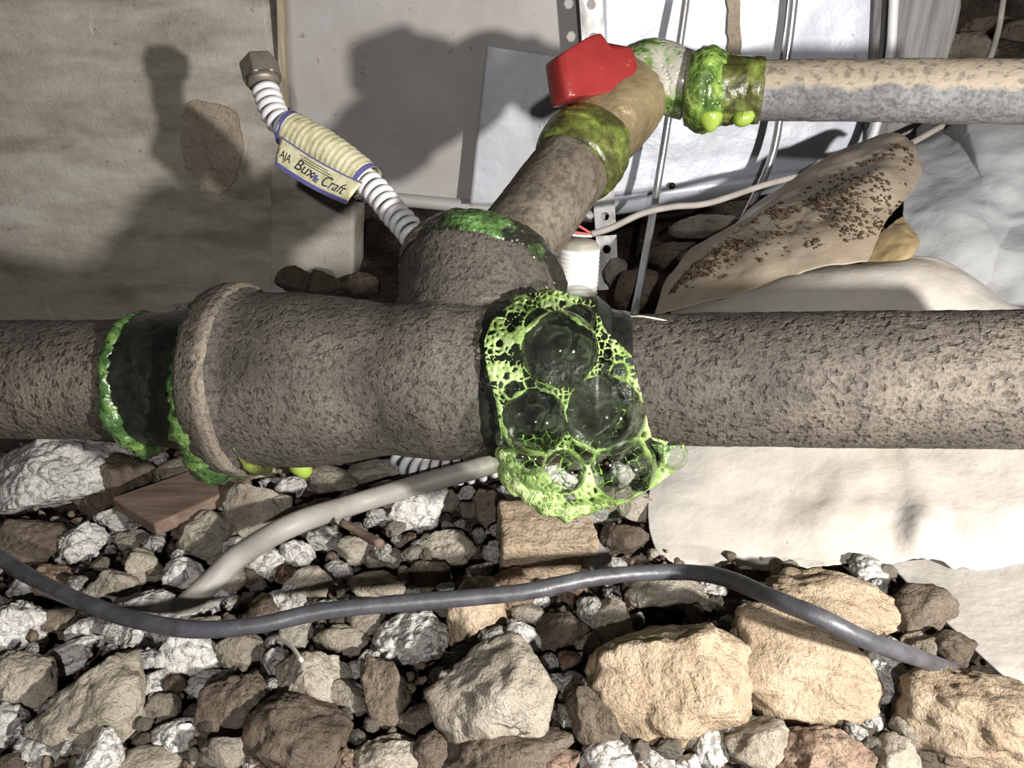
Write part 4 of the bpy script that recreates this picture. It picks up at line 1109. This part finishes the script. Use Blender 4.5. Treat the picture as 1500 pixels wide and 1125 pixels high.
# brick, slat, wooden offcut, twigs
def box_on(p, ux, uy, uz, sx, sy, sz):
    V = []
    for z in (0, 1):
        for x, y in ((-1, -1), (1, -1), (1, 1), (-1, 1)): V.append(p + ux * x * sx / 2 + uy * y * sy / 2 + uz * z * sz)
    F = [(3, 2, 1, 0), (4, 5, 6, 7), (0, 1, 5, 4), (1, 2, 6, 5), (2, 3, 7, 6), (3, 0, 4, 7)]
    return np.array(V), F
def rough_box(p, rotz, tilt, sx, sy, sz, amp, seed, voxel=0.0012):
    Rm = Matrix.Rotation(rotz, 3, 'Z') @ Matrix.Rotation(tilt[0], 3, 'X') @ Matrix.Rotation(tilt[1], 3, 'Y')
    ux, uy, uz = [np.array(Rm.col[i]) for i in range(3)]
    return remeshed([box_on(np.asarray(p, float), ux, uy, uz, sx, sy, sz)], voxel, 3, lambda P: amp * fbm(P * 70, 4, seed) + amp * 0.5 * fbm(P * 220, 3, seed + 2))
bp = gnd(795, 848, 0.0)
V, F = rough_box(bp + np.array([0, 0.012, -0.002]), 0.10, (0.25, 0.03), 0.046, 0.030, 0.036, 0.0010, 3)
tag(add('broken_brick', V, F, MAT['brick']), 'broken tan brick standing on the rubble right under the foam', 'brick'); placed.append((795, 800, 60))
V, F = slab([gnd(824, 768, 0.032), gnd(852, 762, 0.034), gnd(898, 815, 0.016), gnd(868, 838, 0.014)], (0, 0.3, -1), 0.006)
tag(bevel(add('wood_splinter', V, F, MAT['old_board'], smooth=False), 0.0008), 'short splintered grey slat leaning beside the brick', 'wood'); placed.append((870, 800, 40))
tp = [(163, 728), (262, 694), (326, 669), (352, 676), (366, 702), (300, 735), (226, 768), (200, 752)]
V, F = slab([gnd(x, y, 0.026) for x, y in tp], (0, 0, -1), 0.008)
tag(bevel(add('wooden_offcut', V, F, MAT['wood'], smooth=False), 0.0012), 'red brown wooden offcut lying on the rubble below the left pipe', 'wood'); placed += [(220, 730, 45), (310, 700, 45)]
V, F = tube(spline([gnd(500, 765, 0.03), gnd(530, 782, 0.028), gnd(558, 797, 0.03)], 12), 0.0022, 8, fn=rough_fn(0.0004, 150, 3))
tag(add('twig', V, F, MAT['wood']), 'short brown twig lying on the rubble below the conduit', 'twig')
V, F = tube(spline([gnd(402, 932, 0.04), gnd(425, 945, 0.043), gnd(442, 968, 0.045)], 12), 0.0008, 6)
tag(add('straw', V, F, MAT['fibre']), 'thin pale straw sticking up over the beige grey rock', 'twig')

# filler stones: shared meshes
protos = []
for k in range(18):
    crumb = [0.9, 0.5, 0.3, 0.7, 0.4, 0.8][k % 6]
    P, F = rock_geo(300 + k, 4, crumb, 4)
    me = bpy.data.meshes.new('rubble'); me.from_pydata((P * 0.012).tolist(), [], [list(map(int, f)) for f in F]); me.update()
    me.polygons.foreach_set('use_smooth', [True] * len(me.polygons))
    mt = [W_, G_, B_, W_, G_, RD][k % 6]; me.materials.append(mt); protos.append((me, k % 6))
NAMES = {0: ('mortar_crumb', 'small whitish crumbly clod scattered among the bigger stones', 'white crumbly clods'), 3: ('mortar_crumb', 'small whitish crumbly clod scattered among the bigger stones', 'white crumbly clods'),
         1: ('rubble_pebble', 'small grey angular rubble stone wedged among the bigger stones', 'small grey stones'), 4: ('rubble_pebble', 'small grey angular rubble stone wedged among the bigger stones', 'small grey stones'),
         2: ('earth_clod', 'small dark earthy clod lying low between the bigger stones', 'small dark clods'), 5: ('earth_clod', 'small dark earthy clod lying low between the bigger stones', 'small dark clods')}
fillers = []
count = 0; tries = 0
while count < 270 and tries < 20000:
    tries += 1
    px = rng.uniform(-10, 1420); py = rng.uniform(668, 1122)
    if py < 838 and px > 935: continue
    if px > 1300 and py < 830 + (px - 1300) * 0.95: continue
    far = (py - 660) / 460
    r = (rng.uniform(22, 42) if count < 70 else min(rng.uniform(9, 24), rng.uniform(12, 30))) * (0.85 + 0.35 * far)
    if py < 740 and 430 < px < 730: r *= 0.8
    if any((px - a) ** 2 + (py - b) ** 2 < (0.70 * c_ + r * 0.62) ** 2 for a, b, c_ in placed): continue
    placed.append((px, py, r * 0.8))
    me, kk = protos[int(rng.integers(len(protos)))]
    if kk in (2, 5) and rng.random() < 0.35: me, kk = protos[int(rng.integers(len(protos)))]
    if py < 905 and kk not in (0, 3) and rng.random() < 0.35:
        me, kk = protos[int(rng.integers(6)) * 3 % 18]
    nm, lb, gp = NAMES[kk]
    c = gnd(px, py, rng.uniform(0.002, 0.012)); sc_ = r * 1.08 * depth(c) / FPX / 0.012
    o = mesh_obj(nm, me, None, c, None)
    o.scale = (sc_ * rng.uniform(0.9, 1.25), sc_ * rng.uniform(0.8, 1.1), sc_ * rng.uniform(0.7, 0.95)); o.rotation_euler = (rng.uniform(-0.4, 0.4), rng.uniform(-0.4, 0.4), rng.uniform(0, 6.28))
    fillers.append((o, kk, px, py)); count += 1
MARKS = [(975, 992, 'the big round tan boulder'), (1165, 975, 'the cable end boulder'), (1425, 1045, 'the lower right corner boulder'), (1190, 1105, 'the reddish crumbly clod'),
         (738, 1025, 'the large cracked grey rock'), (455, 1005, 'the beige grey standing rock'), (145, 1028, 'the large flat beige rock'), (24, 915, 'the left edge rock'),
         (592, 945, 'the white lump below the cable'), (692, 900, 'the faceted clod under the cable'), (382, 755, 'the stone below the lime drip'), (265, 715, 'the wooden offcut'),
         (112, 800, 'the white mortar lump'), (612, 752, 'the pale stone under the conduit'), (800, 800, 'the broken brick'), (980, 872, 'the pale oval stone'), (265, 890, 'the lower conduit end'),
         (528, 782, 'the brown twig'), (425, 948, 'the thin straw'), (70, 700, 'the broad mortar slab'), (555, 1116, 'the pale bottom rock'), (880, 1055, 'the dark elongated rock'), (1300, 1002, 'the white knobbly lump')]
KINDN = {0: 'small whitish crumbly clod', 3: 'small whitish crumbly clod', 1: 'small grey angular stone', 4: 'small grey angular stone', 2: 'small dark earthy clod', 5: 'small reddish crumbly clod'}
ORD = ['', ', second nearest', ', third nearest', ', fourth nearest', ', fifth nearest', ', sixth nearest', ', seventh nearest', ', eighth nearest', ', ninth nearest', ', tenth nearest']
buckets = {}
for o, kk, px, py in fillers:
    k = min(range(len(MARKS)), key=lambda q: (MARKS[q][0] - px) ** 2 + (MARKS[q][1] - py) ** 2)
    dx, dy = px - MARKS[k][0], py - MARKS[k][1]
    dr = ('right of' if dx > 0 else 'left of') if abs(dx) > abs(dy) else ('below' if dy > 0 else 'above')
    buckets.setdefault((KINDN[kk], dr, MARKS[k][2]), []).append((dx * dx + dy * dy, o, NAMES[kk][2]))
for (kn, dr, mk), lst in buckets.items():
    lst.sort(key=lambda q: q[0])
    for r_i, (_, o, gp) in enumerate(lst):
        tag(o, f'{kn} {dr} {mk}' + (ORD[r_i] if (r_i or len(lst) == 1) else ', nearest') if r_i < 10 else f'{kn} far {dr} {mk}', 'rock', gp)
# grit between the stones: uncountable
gpro = [rock_geo(700 + k, 2, 0.3, 7) for k in range(24)]
for nm_, mt_, cnt, lb_ in (('grit', G_, 260, 'fine grey grit strewn between the rubble stones'), ('loose_earth', B_, 2200, 'loose brown earth crumbs filling the gaps in the rubble')):
    parts = []
    for k in range(cnt):
        px = rng.uniform(-20, 1450); py = rng.uniform(650, 1124)
        c = gnd(px, py, rng.uniform(-0.002, 0.007)); s_ = min(rng.uniform(0.0008, 0.0042), rng.uniform(0.0008, 0.0042))
        P, F = gpro[int(rng.integers(24))]; an = rng.uniform(0, 6.28); ca, sa = math.cos(an), math.sin(an)
        Q = P * s_ * rng.uniform(0.6, 1.2, 3); parts.append((c + np.stack([Q[:, 0] * ca - Q[:, 1] * sa, Q[:, 0] * sa + Q[:, 1] * ca, Q[:, 2]], 1), F))
    V, F = join(parts)
    tag(add(nm_, V, F, mt_), lb_, 'grit', kind='stuff')
# stones by the wall base and in the dark corner
back = [(432, 412, 60, 44, .70, B_, 'dark clod at the foot of the concrete wall above the left lip'), (476, 416, 66, 44, .69, B_, 'dark clod at the wall foot left of the hose'),
        (525, 418, 60, 44, .68, B_, 'black clod behind the top of the tee'), (300, 452, 90, 26, .70, W_, 'pale mortar crumble along the wall foot above the left pipe'),
        (935, 425, 90, 70, .66, B_, 'dark rock behind the long steel rod'), (985, 372, 90, 50, .70, B_, 'dark clod beneath the white panel near the plastic'),
        (905, 400, 44, 60, .72, G_, 'pale debris lump beside the foot of the strap'), (1030, 332, 130, 36, .72, G_, 'grey mortar lump under the lip of the white panel'),
        (1425, 75, 110, 60, 1.0, G_, 'grey rock in the dark corner above the upper pipe'), (1490, 60, 90, 60, 1.05, B_, 'dark rock at the top right corner'), (1440, 40, 70, 30, 1.1, B_, 'small dark rock high in the black corner')]
for k, (px, py, w, h, d, mt, lb) in enumerate(back):
    c = at(px, py, d); P, F = rock_geo(500 + k, 4, 0.5, 7)
    sx, sz = w * d / FPX / 2, h * d / FPX / 2
    add_o = add('rubble_stone', c + (P * [sx, 1, 1])[:, :1] * R_ + P[:, 1:2] * (sx + sz) / 2 * F_ + P[:, 2:] * sz * U_, F, mt)
    tag(add_o, lb, 'rock')

# ------------------------------------------------------------------ soap foam
def D(px, py):
    q = ((px - 835) / 150.0) ** 2 + ((py - 600) / 185.0) ** 2
    y_ = (py - 556) / FPX * 0.36
    front = dpx(px) - math.sqrt(max(0.0, 0.0385 ** 2 - y_ * y_)) * (1.0 if px < 905 else 0.95)
    return min(0.342 - 0.030 * max(0.0, 1 - q), front - 0.005)
foam = thing('soap_foam', 'cluster of green leak test soap bubbles on the right end of the tee', 'foam', at(835, 765, 0.335))
bigb = [  # px, py, radius px, depth offset
    (819, 512, 58, 0.003), (886, 608, 60, -0.002), (783, 618, 50, 0.0), (845, 474, 31, 0.006), (790, 474, 24, 0.006),
    (912, 684, 50, 0.004), (826, 690, 34, 0.0), (986, 668, 22, 0.006), (893, 728, 36, 0.008), (846, 450, 33, 0.014),
    (775, 672, 26, 0.002), (858, 656, 26, -0.004), (906, 545, 15, 0.002), (850, 575, 13, -0.006), (833, 600, 14, -0.008), (862, 622, 12, -0.010),
    (950, 665, 26, 0.006), (745, 640, 20, 0.004), (754, 570, 17, 0.004), (800, 560, 16, -0.002)]
B = []
for px, py, r, do in bigb:
    d = D(px, py) + do; B.append((at(px, py, d), r * d / FPX))
nbig = len(B)
outline = [(742, 450), (775, 430), (815, 425), (870, 440), (885, 480), (925, 520), (945, 600), (955, 640), (1003, 652), (990, 690), (960, 712), (920, 735), (870, 752), (830, 762), (795, 745), (750, 705), (735, 650), (726, 590), (712, 540), (708, 500), (720, 470)]
def inside(px, py):
    c = False; n_ = len(outline); j = n_ - 1
    for i in range(n_):
        xi, yi = outline[i]; xj, yj = outline[j]
        if (yi > py) != (yj > py) and px < (xj - xi) * (py - yi) / (yj - yi) + xi: c = not c
        j = i
    return c
BC = np.array([b[0] for b in B]); BR = np.array([b[1] for b in B])
U4, F4 = ico(4)
for i in range(nbig):
    P = BC[i] + U4 * BR[i] * (1 + 0.02 * pn(U4 * 1.5 + i * 5, 3))[:, None]
    bad = np.zeros(len(P), bool)
    for j in range(nbig):
        if j != i and BR[j] >= BR[i] * 0.999 and np.linalg.norm(BC[i] - BC[j]) < BR[i] + BR[j]:
            bad |= np.linalg.norm(P - BC[j], axis=1) < BR[j] * 0.985
    F = [f for f in F4 if not (bad[f[0]] or bad[f[1]] or bad[f[2]])]
    if len(F) < 20: continue
    used = sorted({v for f in F for v in f}); mp_ = {v: k for k, v in enumerate(used)}
    add('bubble', P[used], [tuple(mp_[v] for v in f) for f in F], MAT['film'], foam)

def foam_net(name, seeds, dfun, w0, mat, lb, step=1.0, region=None, rim=True, thick=0.0016, wmod=None):
    """sheet of liquid foam cut open by cells: only the liquid edges between the cells stay"""
    gx = np.arange(700, 1010, step); gy = np.arange(420, 772, step)
    XX, YY = np.meshgrid(gx, gy); xf = XX.ravel(); yf = YY.ravel()
    wob = np.stack([xf / 9.0, yf / 9.0, 0 * xf], 1)
    xq = xf + 1.6 * fbm(wob, 2, 3); yq = yf + 1.6 * fbm(wob + 50, 2, 4)
    S = np.array(seeds, float)
    best = np.full(len(xf), 1e9); sec = np.full(len(xf), 1e9); bi = np.zeros(len(xf), int); si = np.zeros(len(xf), int)
    for k, (a_, b_, r_) in enumerate(S):
        pw = (xq - a_) ** 2 + (yq - b_) ** 2 - r_ * r_
        m1 = pw < best; m2 = (~m1) & (pw < sec)
        sec = np.where(m1, best, np.where(m2, pw, sec)); si = np.where(m1, bi, np.where(m2, k, si))
        best = np.where(m1, pw, best); bi = np.where(m1, k, bi)
    dd = np.hypot(S[bi, 0] - S[si, 0], S[bi, 1] - S[si, 1]) + 1e-6
    e = (sec - best) / (2 * dd)
    # distance to the outline
    O = np.array(spline([(a_, b_, 0) for a_, b_ in outline + outline[:1]], 260))[:, :2]
    od = np.full(len(xf), 1e9)
    for a_, b_ in O: od = np.minimum(od, np.hypot(xq - a_, yq - b_))
    ins = np.array([inside(a_, b_) for a_, b_ in zip(xf, yf)])
    wd = w0 * (1 + 0.75 * fbm(np.stack([xf / 26.0, yf / 26.0, 0 * xf], 1), 3, 8))
    if wmod is not None: wd = wd * wmod(xf, yf)
    keep = ins & (e < np.clip(wd, 0.7, 9))
    if rim: keep |= ins & (od < np.clip(wd * 1.3, 1.6, 6))
    if region is not None: keep &= region(xf, yf)
    K = keep.reshape(XX.shape); nyy, nxx = XX.shape
    idx = -np.ones(len(xf), int); Fq = []
    q4 = K[:-1, :-1] & K[1:, :-1] & K[:-1, 1:] & K[1:, 1:]
    for i, j in np.argwhere(q4):
        a_ = i * nxx + j; Fq.append((a_, a_ + 1, a_ + nxx + 1, a_ + nxx))
    used = np.unique(np.array(Fq)); idx[used] = np.arange(len(used))
    V = np.array([at(xf[u], yf[u], dfun(xf[u], yf[u])) for u in used])
    rise = np.clip(1 - e[used] / (np.clip(wd[used], 0.7, 9)), 0, 1)
    V = V - F_ * (0.0012 * rise + 0.0008 * fbm(V * 160, 2, 6))[:, None]
    o = add(name, V, [tuple(idx[list(f)]) for f in Fq], mat, foam)
    m = o.modifiers.new('solid', 'SOLIDIFY'); m.thickness = thick; m.offset = 0
    m = o.modifiers.new('round', 'SMOOTH'); m.iterations = 6; m.factor = 0.55
    return tag(o, lb, kind='stuff')

def scatter(n_, reg, r0, r1, sp, avoid, seed):
    g = np.random.default_rng(seed); out_ = []; tr_ = 0
    while len(out_) < n_ and tr_ < 40000:
        tr_ += 1
        px, py = g.uniform(700, 1008), g.uniform(420, 770)
        if not inside(px, py) or not reg(px, py): continue
        r = r0 + (r1 - r0) * g.random() ** 2
        if any((px - a_) ** 2 + (py - b_) ** 2 < (c_ * 0.98 + r * 0.4) ** 2 for a_, b_, c_ in avoid): continue
        if any((px - a_) ** 2 + (py - b_) ** 2 < (sp * (r + c_)) ** 2 for a_, b_, c_ in out_): continue
        out_.append((px, py, r))
    return out_
cells = [(a_, b_, c_) for a_, b_, c_, _ in bigb if (a_, b_) not in ((893, 728), (846, 450))]
anyw = lambda x, y: True
fine = scatter(260, anyw, 3.0, 9.5, 0.80, cells, 5)
wm = lambda x, y: 1.0 + 0.5 * np.clip((770 - x) / 40, 0, 1) + 0.5 * np.clip((x - 880) / 30, 0, 1) + 0.6 * np.clip((y - 690) / 50, 0, 1)
foam_net('bubble_edges', cells + fine, lambda x, y: D(x, y) + 0.003, 2.3, MAT['border'], 'pale green liquid edges between the bubbles', wmod=wm)
deep = scatter(240, lambda x, y: x < 868 or y > 650, 4.5, 16, 0.85, [], 11)
foam_net('inner_edges', deep, lambda x, y: D(x, y) + 0.012, 1.0, MAT['lather'], 'finer green bubble edges seen through the front films', region=lambda x, y: ((x < 775) | (y > 560)) & (x < 950), rim=False, thick=0.0010)

# lather : lumpy froth clinging between, under and left of the bubbles
def blob(pts, seed, mat, lb, vox=0.0010, amp=0.0008):
    parts = []
    for px, py, r, d in pts:
        U, F = ico(3); parts.append((at(px, py, d) + U * r * d / FPX, F))
    co, fs = remeshed(parts, vox, 5, lambda P: amp * fbm(P * 260, 3, seed) + amp * 0.9 * fbm(P * 120, 2, seed + 1))
    return tag(add('lather', co, fs, mat, foam), lb)
blob([(748, 690, 20, .338), (763, 706, 22, .336), (783, 722, 22, .334), (805, 738, 21, .334), (830, 746, 18, .334), (850, 742, 14, .334), (870, 738, 9, .336), (742, 665, 16, .340), (734, 640, 12, .342), (790, 700, 16, .333), (812, 722, 14, .332)], 5, MAT['cells_lime'], 'dense lime lather along the lower left rim')
blob([(728, 600, 18, .345), (726, 560, 22, .345), (728, 520, 24, .346), (740, 485, 24, .346), (768, 452, 22, .350), (800, 440, 16, .354), (735, 632, 18, .344), (755, 540, 22, .342), (758, 580, 20, .342), (752, 510, 20, .342), (770, 560, 16, .339)], 6, MAT['cells_dark'], 'dark green lather on the left side')
blob([(880, 470, 8, .346), (882, 492, 10, .346), (884, 515, 11, .345), (886, 535, 11, .344), (868, 550, 12, .340), (845, 558, 11, .339), (905, 556, 8, .344), (822, 562, 10, .338), (800, 565, 11, .338), (775, 570, 10, .338), (915, 575, 6, .344)], 8, MAT['cells'], 'green lather between the upper bubbles')
blob([(945, 636, 7, .346), (955, 645, 8, .347), (965, 652, 9, .348), (974, 664, 9, .347), (972, 682, 7, .346), (985, 652, 6, .349), (998, 655, 4, .350), (965, 698, 6, .345)], 10, MAT['cells'], 'stretched lather tip at the right end of the foam')

# fibres over the hub and foam top
for k, pts in enumerate([[(738, 360, .362), (765, 375, .366), (788, 398, .37), (803, 425, .372)], [(870, 452, .352), (905, 462, .345), (945, 464, .338), (985, 472, .335)], [(655, 335, .40), (672, 318, .40), (688, 303, .41)]]):
    V, F = tube(spline([at(*p) for p in pts], 24), 0.00045, 6, fn=lambda Q, D: 0.0002 * fbm(Q * 300, 2, k))
    tag(add('dry_fibre', V, F, MAT['fibre']), ['pale fibre stuck along the wet collar of the tee', 'thin pale fibre lying on top of the right pipe beside the foam', 'short stray fibre sticking up behind the tee collar'][k], 'fibre')
